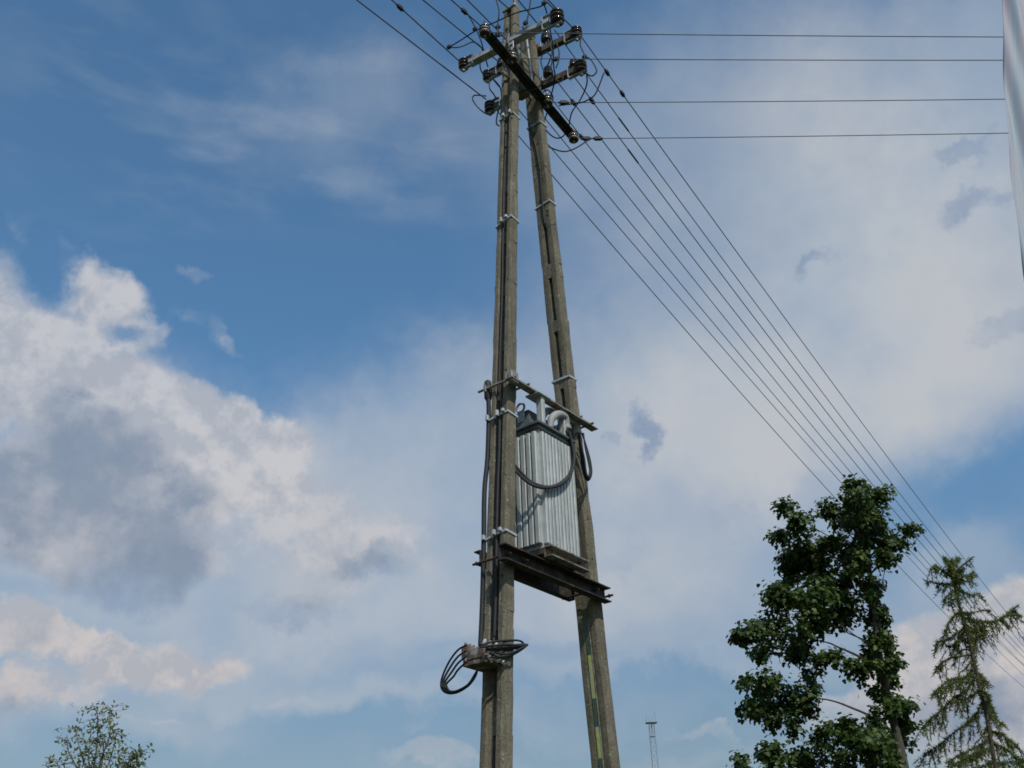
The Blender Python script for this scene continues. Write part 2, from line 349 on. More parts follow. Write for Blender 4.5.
# ---- jumpers between the insulators
def jumper(pix, d0=-.28, r=.0075, d1=None, mat=RUBBER, name='jumper_cable'):
    n = len(pix); pts = [e_d(x, y, d0 if d1 is None else d0+(d1-d0)*i/(n-1)) for i, (x, y) in enumerate(pix)]
    mb = MB(); mb.tube(spline(pts, 6), r, 6); return mb.build(name, mat, pole)
J = [
 ([(449.5, 47), (461, 40), (477, 30), (494.5, 22.5), (514, 13.7), (527.7, 9.8), (539.4, 6.8), (545, 4)], -.36, None),
 ([(449.5, 47), (456, 47.5), (463, 46), (473, 42), (481, 47), (485, 57), (488, 67)], -.3, .2),
 ([(467, 13), (474, 25), (481, 41), (482.7, 51), (480, 64.5), (481.8, 72), (486, 77)], -.35, .2),
 ([(495, -8), (496.4, 0), (499, 11.7), (497.6, 25.4), (497.4, 36)], -.4, None),
 ([(532, -8), (530.6, 0), (528.6, 13.7), (525.7, 24)], -.4, None),
 ([(544, 4), (547, 13.7), (550, 29), (553, 47), (553.5, 64.5), (555, 78), (551.5, 93.8), (549, 99)], -.32, .3),
 ([(555, 39), (559, 51), (558.5, 60.5), (556, 68)], .2, None),
 ([(581.4, 34), (580.4, 45), (584.3, 54.7), (584, 62)], .2, None),
 ([(584, 59), (589, 58), (594, 64.5), (596.6, 71.3), (592, 76), (586, 73)], .22, None),
 ([(586, 70), (586.8, 84), (580.4, 99.6), (571.6, 113), (568.3, 130)], .24, .8),
 ([(603.8, 73), (599, 86), (594, 95.7), (584.3, 101.6), (574.5, 103.5), (559, 105.5)], .3, None),
 ([(548, 110), (544.5, 121), (545, 128), (549, 133.5), (556, 138), (562.8, 136.5), (568, 129)], .3, .8),
 ([(538, 141), (546.4, 145.5), (555, 149.5), (565, 151.5), (574.8, 148.5), (584.5, 142.7), (590, 139)], .3, .85),
 ([(486, 96), (475, 95.3), (472.6, 99), (477, 106.4), (484.7, 113), (490.5, 114), (494, 109)], .25, None),
 ([(489.6, 78), (489.6, 88), (493.5, 94), (496, 98)], .2, None),
 ([(492.5, 78), (500.3, 88), (501, 102), (497.5, 114), (496.4, 123), (499, 126)], .15, -.2),
 ([(544, 72), (541, 62), (543, 54), (548, 53), (552, 60), (550, 70)], .22, None),
 ([(555, 79), (559.5, 82), (562.7, 79), (562.7, 73)], .24, None),
 ([(507, 125), (510, 100), (518, 92), (527, 90), (536, 88.5), (545, 81), (551, 76)], -.24, .1),
 ([(543, 92), (548, 90), (553, 97), (551, 103)], .3, None),
 ([(500, 58), (503, 66), (498, 74), (490, 73)], .1, .25),
 ([(512, 55), (508, 44), (503, 36), (497, 37)], -.3, None),
 ([(548, 40), (552, 52), (549, 62), (546, 68)], .2, None),
]
for p, d0, d1 in J: jumper(p, d0, .0075, d1)
for (x, y), d0 in (((449, 47), -.3), ((475, 29), -.35), ((544, 3), -.36), ((497.4, 34), -.38), ((525.5, 23), -.38), ((584.5, 57), .22), ((556, 59), .2), ((498, 27), -.38)):
    mb = MB(); c = e_d(x, y, d0); mb.box(c, DE, NE, Z, .016, .025, .020, 0, .005)
    mb.tube([c-Z*.03, c+Z*.03], .009, 6); mb.build('line_clamp', RUBBER, pole)

# ------------------------------------------------------------------ overhead wires
def catenary(S, T, sag, k=48):
    t = (np.linspace(0, 1, k)**1.35)[:, None]; P = S+(T-S)*t; P[:, 2] -= (4*sag*t*(1-t))[:, 0]; return P
def wire(S, T, sag, r, label, group, conn=(), kink=False, k=48):
    r0 = empty('overhead_wire', S); tag(r0, label, 'overhead wire', group)
    P = catenary(S, T, sag, k)
    mb = MB(); mb.tube(list(P), r, 5); mb.build('conductor', WIRE, r0)
    ln = np.concatenate([[0], np.cumsum(np.linalg.norm(np.diff(P, axis=0), axis=1))])
    for dist in conn:
        sleeve = dist < 0; dist = abs(dist)
        i = int(np.searchsorted(ln, dist)); i = max(1, min(i, len(P)-1)); f = (dist-ln[i-1])/(ln[i]-ln[i-1])
        c = P[i-1]+(P[i]-P[i-1])*f; ax = (P[i]-P[i-1]); ax /= np.linalg.norm(ax); sd = np.cross(ax, Z); sd /= np.linalg.norm(sd)
        mb = MB()
        if sleeve: mb.tube([c-ax*.13, c-ax*.11, c+ax*.11, c+ax*.13], [.007, .0105, .0105, .007], 8)
        else: mb.box(c, ax, sd, np.cross(sd, ax), .036, .017, .022, 0, .005); mb.tube([c-ax*.055, c-ax*.05, c+ax*.05, c+ax*.055], [.009, .012, .012, .009], 6)
        mb.build('connector', RUBBER, r0)
    return r0
gF = 'wires running down to the right behind the trees'
fw = [(E(.29, -.58, 9.955), 32.5, 1.0, 0, 'lowest of the eight wires slanting down right to the trees', ()),
      (E(.29, -.60, 10.41), 31.75, .6, .5, 'second lowest wire slanting down right to the trees, next above the lowest one', ()),
      (E(.27, -.421, 10.443), 32.25, 1., .5, 'third wire from below among the eight slanting down right to the trees', ()),
      (E(.27, -.269, 10.6), 32.25, 1., 0, 'fourth wire from below among the eight slanting down right to the trees', (1.55,)),
      (E(.27, .16, 10.02), 32.25, 1.05, .3, 'fourth wire from the top among the eight slanting down right to the trees', (.55,)),
      (E(.27, .41, 9.86), 32.15, 1.05, .3, 'third wire from the top among the eight slanting down right to the trees', (.5, -1.45)),
      (E(.27, .28, 10.53), 31.9, .8, 0, 'second highest of the eight wires slanting down right to the trees', (-1.6,)),
      (E(.29, .56, 10.31), 31.85, .6, 0, 'uppermost of the eight wires slanting down right, with two dark connectors', (.62, .98))]
for S, ph, sag, dz, lb, cn in fw:
    a = R(ph); T = S+42*np.array([math.sin(a), math.cos(a), 0]); T[2] += dz
    wire(S, T, sag, .0060, lb, gF, cn)
gB = 'wires rising to the upper left over the viewer'
bw = [(E(.27, -.616, 10.0), 39.5, 'lowest of the wires rising to the upper left from the pole', ()),
      (E(-.25, -.60, 10.10), 35.5, 'wire rising to the upper left from the left end of the bright crossarm', (.95,)),
      (E(.27, -.434, 10.466), 39.5, 'thin third wire from below among those rising to the upper left', ()),
      (E(-.4, -.219, 10.248), 38, 'wire rising upper left with two dark connectors, ending beside the dark crossarm tip', (.28, .55)),
      (E(.27, -.293, 10.70), 35, 'thin wire rising to the upper left, ending behind the near leg', ()),
      (E(-.1, 0, 10.611), 40, 'wire rising up left from the very top of the near concrete leg', (.35, .6)),
      (E(.27, .176, 10.528), 31.5, 'thin wire rising left behind the pole top from the middle of the upper rear crossarm', ()),
      (E(-.25, .60, 10.11), 35, 'wire rising up left from the right end of the bright crossarm', ()),
      (E(.27, .515, 10.39), 37.5, 'wire rising up left from the right end of the upper rear crossarm', ())]
for S, ph, lb, cn in bw:
    a = R(ph); T = S-40*np.array([math.sin(a), math.cos(a), 0]); wire(S, T, .5, .0078, lb, gB, cn, k=90)
gR = 'four branch wires running right behind the cloth'
rw = [(DI[0], -1.2, 'topmost of the four level wires running right behind the hanging cloth', ()),
      (DI[1], -.8, 'second from the top of the four level wires running right behind the hanging cloth', ()),
      (DI[2], .1, 'third from the top of the four level wires running right, starting at a dark clamp', (.13,)),
      (DI[3], .6, 'lowest of the four level wires running right behind the hanging cloth', (.1, .22))]
for S, ph, lb, cn in rw:
    S = S+.04*NE-.045*Z; a = R(ph); T = S+30*np.array([math.cos(a), -math.sin(a), -.005]); wire(S, T, .3, .0047, lb, gR, cn)

# ------------------------------------------------------------------ transformer platform (parts of the pole)
def channel(name, d0, d1, nweb, nflange, ztop, h, m, parent=pole, th=.009):
    mb = MB(); sgn = 1 if nflange > nweb else -1; dep = abs(nflange-nweb)
    poly = [(0, 0), (dep, 0), (dep, th), (th, th), (th, h-th), (dep, h-th), (dep, h), (0, h)]
    mb.prism([(sgn*x, y) for x, y in poly], A(d0, nweb, ztop-h), NA, Z, DA, d1-d0); return mb.build(name, m, parent)
channel('platform_beam', -.745, .615, .125, .195, 4.355, .12, STEEL)
channel('platform_beam', -.645, .56, -.125, -.185, 4.41, .10, STEEL)
for sg, z in ((-1, 4.30), (1, 4.31)):
    for dd in (-.10, .10):
        c = leg_center(sg, z)+dd*DA; q = [-.18, -.152, -.15, -.138, -.136, .136, .138, .15, .152, .18]; mb = MB()
        mb.tube([c+n*NA for n in q], [.009, .009, .016, .016, .009, .009, .016, .016, .009, .009], 6, smooth=False); mb.build('beam_bolt', STEEL, pole)
# upper tie beam
mb = MB(); p, q = A(-.60, .125, 5.80), A(.66, .125, 5.80)
mb.prism([(0, 0), (.07, 0), (.07, .008), (.008, .008), (.008, .075), (0, .075)], p, NA, Z, DA, 1.22); mb.build('upper_beam', OLDGALV, pole)
for sg in (-1, 1):
    c = leg_center(sg, 5.83); mb = MB()
    mb.tube([c-.085*DA-.2*NA, c-.085*DA+.2*NA], .011, 8); mb.tube([c+.085*DA-.16*NA, c+.085*DA+.2*NA], .011, 8)
    if sg < 0: mb.box(c-.085*DA+.165*NA, DA, NA, Z, .045, .022, .05, 0, .005)
    mb.box(c-.12*NA, DA, NA, Z, .11, .006, .03); mb.build('upper_beam_clamp', OLDGALV, pole)

# ------------------------------------------------------------------ transformer
ZB, ZT = 4.455, 5.50; D0, D1, N0, N1 = -.285, .195, -.235, .205
tr = empty('pole_transformer', A(-.05, 0, ZB-.09)); tag(tr, 'grey galvanised pole transformer with corrugated sides standing on the platform between the legs', 'transformer')
mb = MB(); mb.box(A((D0+D1)/2, (N0+N1)/2, (ZB+ZT)/2), DA, NA, Z, (D1-D0)/2-.03, (N1-N0)/2-.03, (ZT-ZB)/2-.004)
mb.build('tank', TANK, tr)
mb = MB(); nf = 7          # broad fins of the left face
for i in range(nf):
    n = N0+.02+(N1-N0-.045)*(i+.5)/nf; mb.box(A(D0+.02, n, (ZB+ZT)/2-.012), NA, DA, Z, .0215, .030, (ZT-ZB)/2-.045, 0, .005)
mb.build('radiator', TANK, tr)
mb = MB(); nf = 10
for i in range(nf):
    dd = D0+.03+(D1-D0-.04)*(i+.5)/nf; mb.box(A(dd, N1-.016, (ZB+ZT)/2-.012), DA, NA, Z, .0155, .026, (ZT-ZB)/2-.045, 0, .005)
mb.build('radiator', TANK, tr)
mb = MB(); nf = 12
for i in range(nf):
    dd = D0+.03+(D1-D0-.04)*(i+.5)/nf; mb.box(A(dd, N0+.016, (ZB+ZT)/2-.012), DA, NA, Z, .0155, .026, (ZT-ZB)/2-.045, 0, .005)
mb.build('radiator', TANK, tr)
mb = MB(); mb.box(A((D0+D1)/2, (N0+N1)/2, ZT+.012), DA, NA, Z, (D1-D0)/2+.015, (N1-N0)/2+.02, .012, 0, .004)
mb.box(A((D0+D1)/2, (N0+N1)/2, ZT-.016), DA, NA, Z, (D1-D0)/2-.005, (N1-N0)/2-.002, .012)
mb.build('lid', TANKD, tr)
lid_top = ZT+.024
mb = MB(); r0_ = [A(D0+.015, N1-.10, lid_top), A(D1-.03, N1-.10, lid_top), A(D1-.03, N0+.03, lid_top), A(D0+.015, N0+.03, lid_top)]
r1_ = [A(D0+.05, N1-.13, lid_top+.17), A(D1-.08, N1-.13, lid_top+.17), A(D1-.08, N0+.1, lid_top+.17), A(D0+.05, N0+.1, lid_top+.17)]
mb.loft([r0_, r1_]); mb.box(A(-.1, -.02, lid_top+.19), DA, NA, Z, .05, .05, .03, 0, .008); mb.build('lid_housing', TANKD, tr)
mb = MB(); mb.box(A(D0+.085, N1-.03, lid_top+.13), DA, NA, Z, .022, .03, .13, 0, .004); mb.box(A(D0+.085, N1-.05, lid_top+.265), DA, NA, Z, .085, .07, .008, 0, .003)
mb.build('hanger_bracket', TANK, tr); mb = MB()
mb.box(A(D1-.06, N1-.05, lid_top+.10), DA, NA, Z, .02, .03, .10, 0, .004)
mb.build('hanger_bracket', TANK, tr)
mb = MB(); c = a_d(520.5, 408, -.25)
ringp = [c+.04*(math.cos(q)*NA+math.sin(q)*Z) for q in np.linspace(0, 2*math.pi, 17)]
mb.tube(ringp, .010, 6, cap=False); mb.box(np.array([c[0], c[1], (c[2]-.04+lid_top)/2]), NA, DA, Z, .035, .006, (c[2]-.04-lid_top)/2, 0, .002); mb.build('lifting_eye', GALV, tr)
def elbow(px0, n0):
    mb = MB(); pts = spline([a_n(x, y, n0) for x, y in px0], 6); mb.tube(pts, [.027+.008*math.sin(math.pi*min(1, i/len(pts)*1.1)) for i in range(len(pts))], 12)
    e = pts[-1]; mb.lathe(e, Z, [(.035, -.022), (.038, -.005), (.035, .010)], 12); mb.build('bushing_elbow', GREYR, tr)
elbow([(550, 428), (551.5, 419), (558, 414.5), (565, 417.5), (567, 427)], .175)
elbow([(559, 430), (563, 421), (570, 420), (576, 424), (577.5, 432)], .10)
elbow([(541, 421), (545, 412), (551, 411), (557, 414)], .06)
channel('base_rail', D0-.0, D1+.02, .20, .275, ZB-.004, .085, OLDGALV, tr)
channel('base_rail', D0-.0, D1+.02, -.20, -.27, ZB-.004, .085, OLDGALV, tr)
mb = MB(); mb.box(A((D0+D1)/2, 0, ZB-.035), DA, NA, Z, (D1-D0)/2, .198, .02); mb.build('base_plate', STEEL, tr)
mb = MB(); mb.box(A(.10, .281, ZB-.05), DA, NA, Z, .012, .004, .012); mb.build('base_bolt', HOLE, tr)

# ------------------------------------------------------------------ cables around transformer and legs
def cable_thing(name, label, paths, r, cat='cable', group=None, mat=RUBBER):
    e = None; mb = MB()
    for p in paths: mb.tube(spline(p, 7), r, 8)
    o = mb.build(name, mat); return tag(o, label, cat, group)
def pn(pix, n0): return [a_n(x, y, n0 if not isinstance(n0, tuple) else n0[0]+(n0[1]-n0[0])*i/(len(pix)-1)) for i, (x, y) in enumerate(pix)]
def pv(pp): return [a_n(x, y, n) for x, y, n in pp]
cable_thing('cable_bundle', 'pair of black cables sagging in a curve across the front of the transformer',
    [pv([(567, 430, .20), (571, 445, .22), (573, 460, .23), (570, 473, .235), (562, 482, .235), (552, 486.5, .235), (541, 486, .22), (530, 481, .17), (520, 471, .06), (512, 462, -.10)]),
     pv([(569, 432, .23), (573, 448, .24), (574, 462, .25), (570, 475, .255), (561, 484, .255), (550, 487.5, .25), (538, 487, .23), (527, 481.5, .16), (517, 472, .04), (510, 462, -.12)])], .0125)
loops = []
for k in range(4):
    dx = k*1.4
    loops.append(pn([(578+dx*.6, 432), (579.5+dx*.5, 446), (581.5+dx*.7, 462-k), (584+dx*.5, 475-k), (588, 480.5-k*1.2), (591.5-dx*.4, 474-k), (590.5-dx*.5, 462), (586.5-dx*.3, 447), (582+dx*.3, 433)], .17+.018*k))
cable_thing('cable_coil', 'narrow hanging coil of thin black cable beside the far leg', loops, .0075)
def down(sg, pts, r, name, label, mat=RUBBER):
    mb = MB(); mb.tube(spline([leg_pt(sg, z, td, n) for z, td, n in pts], 5), r, 8); return tag(mb.build(name, mat), label, 'cable', None)
wl = lambda z: w_of(z)/2
tl = lambda z: w_of(z)/3.2
down(-1, [(z, -tl(z)+.006+.01*math.sin(5*z), -wl(z)-o) for z, o in ((5.86, .030), (5.6, .020), (5.2, .022), (4.9, .030), (4.5, .021), (4.1, .027), (3.85, .022), (3.68, .018))], .019, 'power_cable', 'thick black cable strapped along the left edge of the near leg')
mb = MB(); c0 = leg_pt(-1, 5.83, -tl(5.8), -wl(5.8)-.030); mb.lathe(c0, Z, [(.020, -.1), (.031, -.08), (.033, .02), (.028, .075), (.012, .09)], 12); o = mb.build('cable_end_cap', RUBBER); tag(o, 'blunt dark blue black cap on the upper end of the left edge cable', 'cable cap')
zz = [9.1, 8.6, 8.0, 7.4, 6.8, 6.2, 5.6, 5.0, 4.5, 4.1, 3.78]
down(-1, [(z, -tl(z)+.012, -.012+.006*math.sin(3*z)) for z in zz], .010, 'power_cable', 'thin dark cable running down the groove of the near leg from the crossarms')
zz = [5.56, 5.2, 4.9, 4.5, 4.1, 3.85, 3.72]
down(-1, [(z, -tl(z)-.002, .012+.004*math.sin(5*z)) for z in zz], .0125, 'power_cable', 'stout black cable running down the groove of the near leg into the fuse gear')
down(1, [(9.25, -tl(9.2)-.006, -.055), (9.1, -tl(9.1)-.006, -.03), (8.9, -tl(8.9)-.006, .0), (8.6, -tl(8.6)-.006, .02), (8.3, -tl(8.3)-.006, .012), (8.05, -tl(8)-.004, .004), (7.93, -tl(7.9)+.02, .0)], .009, 'power_cable', 'thin dark cable wandering down the upper part of the far leg')
# earthing strip, green and yellow, in the groove of the far leg
mb = MB(); z = 4.17; k = 0
while z > .02:
    h = random.uniform(.18, .34); z2 = max(.0, z-h); t = tl(z)
    c = (leg_pt(1, z, -t+.001, -.002)+leg_pt(1, z2, -t+.001, -.002))/2
    mb.box(c, NA, TD[1], AX[1], .015, .0025, (z-z2)/2-.0005, k % 2); z = z2; k += 1
mb.build('earth_strip', [GREEN, YELLOW], pole)
mb = MB(); mb.tube([leg_pt(1, z, -tl(z)+.001, .020+.003*math.sin(4*z)) for z in np.linspace(4.1, .1, 40)], .004, 5); mb.build('earth_wire', OLDGALV, pole)

# ------------------------------------------------------------------ fuse gear on the near leg
fz = 3.535; FD = .085; FN = .0; A0_ = A
def A(d, n, z): return A0_(d+FD, n+FN, z)
fc = A(-.80, -.02, fz)
fg = empty('fuse_switch', fc); tag(fg, 'rusty pole mounted fuse gear with white porcelain caps clamped to the near leg', 'fuse box')
mb = MB(); mb.box(A(-.80, -.03, fz-.02), DA, NA, Z, .13, .085, .014, 0, .003); mb.box(A(-.80, .06, fz-.005), DA, NA, Z, .135, .012, .03, 0, .003); mb.box(A(-.80, -.115, fz+.0), DA, NA, Z, .135, .010, .035, 0, .003)
mb.box(A(-.70, -.02, fz+.09), DA, NA, Z, .02, .11, .08, 0, .004); mb.build('mounting_plate', RUSTBOX, fg)
mb = MB()
for i in range(4):
    d = -.90+.062*i; mb.box(A(d, -.02, fz+.045), DA, NA, Z, .021, .075, .04, 0, .006)
    mb.box(A(d, -.125, fz+.07), DA, NA, Z, .019, .03, .05, 0, .006)
mb.build('fuse_base', RUSTBOX, fg)
for i in range(4):
    mb = MB(); d = -.90+.062*i
    mb.lathe(A(d, .072, fz+.005), NA*.7-Z*.5, [(.012, 0), (.016, .015), (.016, .04), (.010, .048)], 10); mb.build('porcelain_cap', WHITEC, fg); mb = MB(); mb.lathe(A(d, .03, fz+.09), NA*.5+Z*.8, [(.010, 0), (.013, .015), (.012, .038), (.006, .046)], 10)
    mb.build('porcelain_cap', WHITEC, fg)
mb = MB(); mb.box(A(-.83, -.12, fz+.085), DA, NA, Z, .085, .035, .028, 0, .008)
for i in range(4): mb.lathe(A(-.895+.043*i, -.13, fz+.11), Z, [(.012, 0), (.014, .012), (.010, .03), (.004, .034)], 8)
mb.build('terminal_block', RUSTBOX, fg)
A = A0_
lp = []
for k in range(4):
    dy = k*3.0
    lp.append([a_d(x, y, -.86-.018*k) for x, y in ((467, 645+dy*1.8), (458, 650+dy*2.2), (449+k*1.5, 662+dy*1.6), (442+k*1.6, 678+dy*.6), (441.5+k*1.8, 688-k*.4), (447+k, 693-k*.6), (457, 692.5-k*.6), (468, 686-k*.5), (475, 677-k), (477.5, 670))])
cable_thing('cable_coil', 'bunch of black cable loops hanging left of the fuse gear', lp, .0072)
rp = [[a_n(x, y+dy, .10+.02*k) for x, y in pts] for k, (dy, pts) in enumerate((
    (0, [(482, 645), (492, 642), (505, 640.5), (518, 640.5), (523, 643), (522, 647), (512, 649), (498, 650), (486, 650)]),
    (2, [(484, 645), (498, 643.5), (512, 643), (521, 642.5), (526.5, 643), (520, 648), (510, 653), (500, 655), (490, 652)]),
    (1, [(486, 648), (500, 647), (514, 646), (524, 645), (527.5, 643.8), (521, 649), (511, 654.5), (501, 657), (491, 656)]),
    (-1, [(480, 648), (494, 646.5), (508, 645.5), (518, 646.5), (524, 647), (516, 652), (506, 655), (496, 654)])))]
cable_thing('cable_coil', 'black cable loops on the right edge of the near leg beside the fuse gear', rp, .0075)

# ------------------------------------------------------------------ foliage helpers
def leaf_mesh(name, pos, nrm, dirn, size, shape, mats, parent, tone):
    """pos/nrm/dirn (N,3); every leaf is one small polygon of its own"""
    N = len(pos); k = len(shape); nrm = nrm/np.linalg.norm(nrm, axis=1, keepdims=True)
    dirn = dirn-nrm*(dirn*nrm).sum(1, keepdims=True); dirn /= np.linalg.norm(dirn, axis=1, keepdims=True)+1e-9
    sd = np.cross(nrm, dirn); sh = np.array(shape)
    V = pos[:, None, :]+size[:, None, None]*(sh[None, :, 0, None]*sd[:, None, :]+sh[None, :, 1, None]*dirn[:, None, :]+sh[None, :, 2, None]*nrm[:, None, :])
    V = (V-parent_loc(parent)).reshape(-1, 3); me = bpy.data.meshes.new(name)
    me.vertices.add(N*k); me.vertices.foreach_set('co', V.ravel().astype(np.float32))
    me.loops.add(N*k); me.loops.foreach_set('vertex_index', np.arange(N*k, dtype=np.int32))
    me.polygons.add(N); me.polygons.foreach_set('loop_start', np.arange(0, N*k, k, dtype=np.int32)); me.polygons.foreach_set('loop_total', np.full(N, k, dtype=np.int32))
    a = me.attributes.new('leaf_tone', 'FLOAT', 'FACE'); a.data.foreach_set('value', tone.astype(np.float32))
    me.materials.append(mats); me.update(calc_edges=True); me.validate()
    o = bpy.data.objects.new(name, me); COL.objects.link(o); o.parent = parent; return o
MAPLE = [(0, 0, 0), (.28, .05, .03), (.50, .38, -.04), (.27, .42, .03), (.30, .72, 0), (0, 1.0, -.08), (-.30, .72, 0), (-.27, .42, .03), (-.50, .38, -.04), (-.28, .05, .03)]
OVAL = [(0, 0, 0), (.2, .3, .02), (.2, .65, .02), (0, 1, -.05), (-.2, .65, .02), (-.2, .3, .02)]
NEEDLE = [(-.06, 0, 0), (.06, 0, 0), (.02, 1, 0)]

# ------------------------------------------------------------------ maple
def build_maple():
    YT = 16.5
    trunk_px = [(910, 800), (904, 768), (896.6, 734), (887, 695), (879.5, 656), (874, 613.6), (869, 563), (866, 530), (864, 505)]
    top = [at(x, y, YT) for x, y in trunk_px]; base = np.array([top[0][0]+.5, YT, 0.])
    root = empty('maple_tree', base); tag(root, 'dark green broadleaf tree with a slanting trunk and bare lower branches at right', 'tree')
    pts = spline([base, base+(top[0]-base)*.5]+top, 4); n = len(pts)
    mb = MB(); mb.tube(pts, [.095*(1-i/n)**.85+.006 for i in range(n)], 9)
    # (px, py, radius px, depth offset in m)
    C = [(866,512,11),(866,535,11),(864,560,8),(878,640,9),(890,712,8),(901,728,8),(880,690,9),(872,618,8),(869,586,8),(882,622,8),(876,668,9),(893,700,9),(885,674,8),(897,716,8),(873,600,7),(784,507,10),(797,522,13),(778,536,9),(856,493,16),(879,497,14),(832,513,12),(867,524,25),(848,548,22),(891,540,14),(909,528,8),(887,556,10),(803,548,20),(795,562,18),(825,575,22),(856,571,18),(781,590,14),(784,603,18),(809,598,23),(840,606,21),(872,588,7),(751,633,15),(738,634,8),(774,633,19),(805,629,20),(836,622,15),(800,655,15),(826,662,13),(856,671,13),(884,650,12),(890,662,10),(762,685,15),(778,698,19),(801,702,16),(790,724,11),(754,708,13),(745,684,6),(852,731,14),(874,718,10),(866,738,20),(829,738,13),(902,706,10),(899,742,13),(809,757,15),(775,756,17),(745,764,10),(856,760,20),(890,764,17),(889,682,9),(905,725,9),(869,652,9),(827,540,9),(818,556,12),(836,590,14),(760,655,9),(770,720,8),(812,680,9),(876,610,7),(880,635,9),(846,515,14),(790,575,13)]
    extra = [(840, 800, 35), (880, 810, 40), (790, 800, 30), (910, 800, 25), (750, 800, 22), (860, 840, 40), (800, 850, 35), (920, 840, 30)]
    P = []; NR = []; SZ = []; TN = []
    trunkpts = np.array(pts)
    sc = lambda y: np.linalg.norm(at(800, y, YT)-CAM)*.97/FPX
    for (x, y, r) in C+extra:
        depth = random.uniform(-.9, .9) if r > 9 else random.uniform(-.5, .5)
        c = at(x, y, YT+depth); rad = r*sc(y)
        # limb from trunk to clump
        h = c[2]-.5-.35*abs(c[0]-base[0]); i = int(np.argmin(np.abs(trunkpts[:, 2]-h))); s = trunkpts[i]
        mid = (s+c)/2+np.array([0, 0, -.06*np.linalg.norm(c-s)])
        if r < 20 and y < 600: mb.tube(spline([s, mid, c], 5), [.013-.0009*q for q in range(11)], 4)
        nsub = max(3, int(r*.62)); nl = int(r*r*1.9)+36
        if r > 26: nl = int(nl*.4)
        elif r >= 20: nl = int(nl*.85)
        sub = rng.normal(size=(nsub, 3)); sub /= np.linalg.norm(sub, axis=1, keepdims=True); sub *= (rng.random((nsub, 1))**.45)*np.array([1.0, 1.25, .88])*rad*.98
        wh = rng.integers(0, nsub, nl); off = rng.normal(size=(nl, 3))*np.array([.085, .10, .065])*(.5+.5*min(1, rad/.35))
        p = c+sub[wh]+off; P.append(p)
        outw = (p-c)/(rad+1e-6)
        NR.append(outw*.6+np.array([0, -.1, .75])+rng.normal(size=(nl, 3))*.55); SZ.append(rng.uniform(.045, .098, nl)); 
        TN.append(np.clip(rng.random(nl)*.8+.25*(rng.random(nsub)[wh]-.3), 0, 1))
    limbs = [([(886, 728), (868, 715), (852, 708), (836.5, 702), (822, 699), (803, 699)], .022), ([(866, 660), (852, 653), (838, 647), (829, 643), (815, 640)], .022), ([(829, 651), (838, 650), (846, 648)], .010), ([(808, 699), (806, 694)], .008), ([(892, 712), (880, 700), (872, 690)], .016),
             ([(873, 612), (866, 590), (862, 575)], .02), ([(868, 560), (880, 545), (893, 536), (906, 528)], .016), ([(866, 545), (850, 525), (838, 515)], .02), ([(867, 570), (840, 560), (812, 545), (795, 525), (785, 510)], .02), ([(880, 650), (862, 640), (840, 625)], .016)]
    for px, r in limbs:
        q = spline([at(x, y, YT-.1) for x, y in px], 5); mb.tube(q, [r*(1-.65*i/len(q)) for i in range(len(q))], 6)
    mb.build('trunk', BARK, root)
    P = np.concatenate(P); NR = np.concatenate(NR); SZ = np.concatenate(SZ); TN = np.concatenate(TN)
    DR = rng.normal(size=P.shape)*.6+np.array([0, 0, -.55])
    m = mat_leaf('maple_leaf', [(.1, (.019, .033, .008)), (.45, (.037, .062, .013)), (.8, (.070, .108, .020)), (1, (.12, .165, .032))], .2, .5)
    leaf_mesh('crown', P, NR, DR, SZ, MAPLE, m, root, TN)
    return len(P)
nm = build_maple()

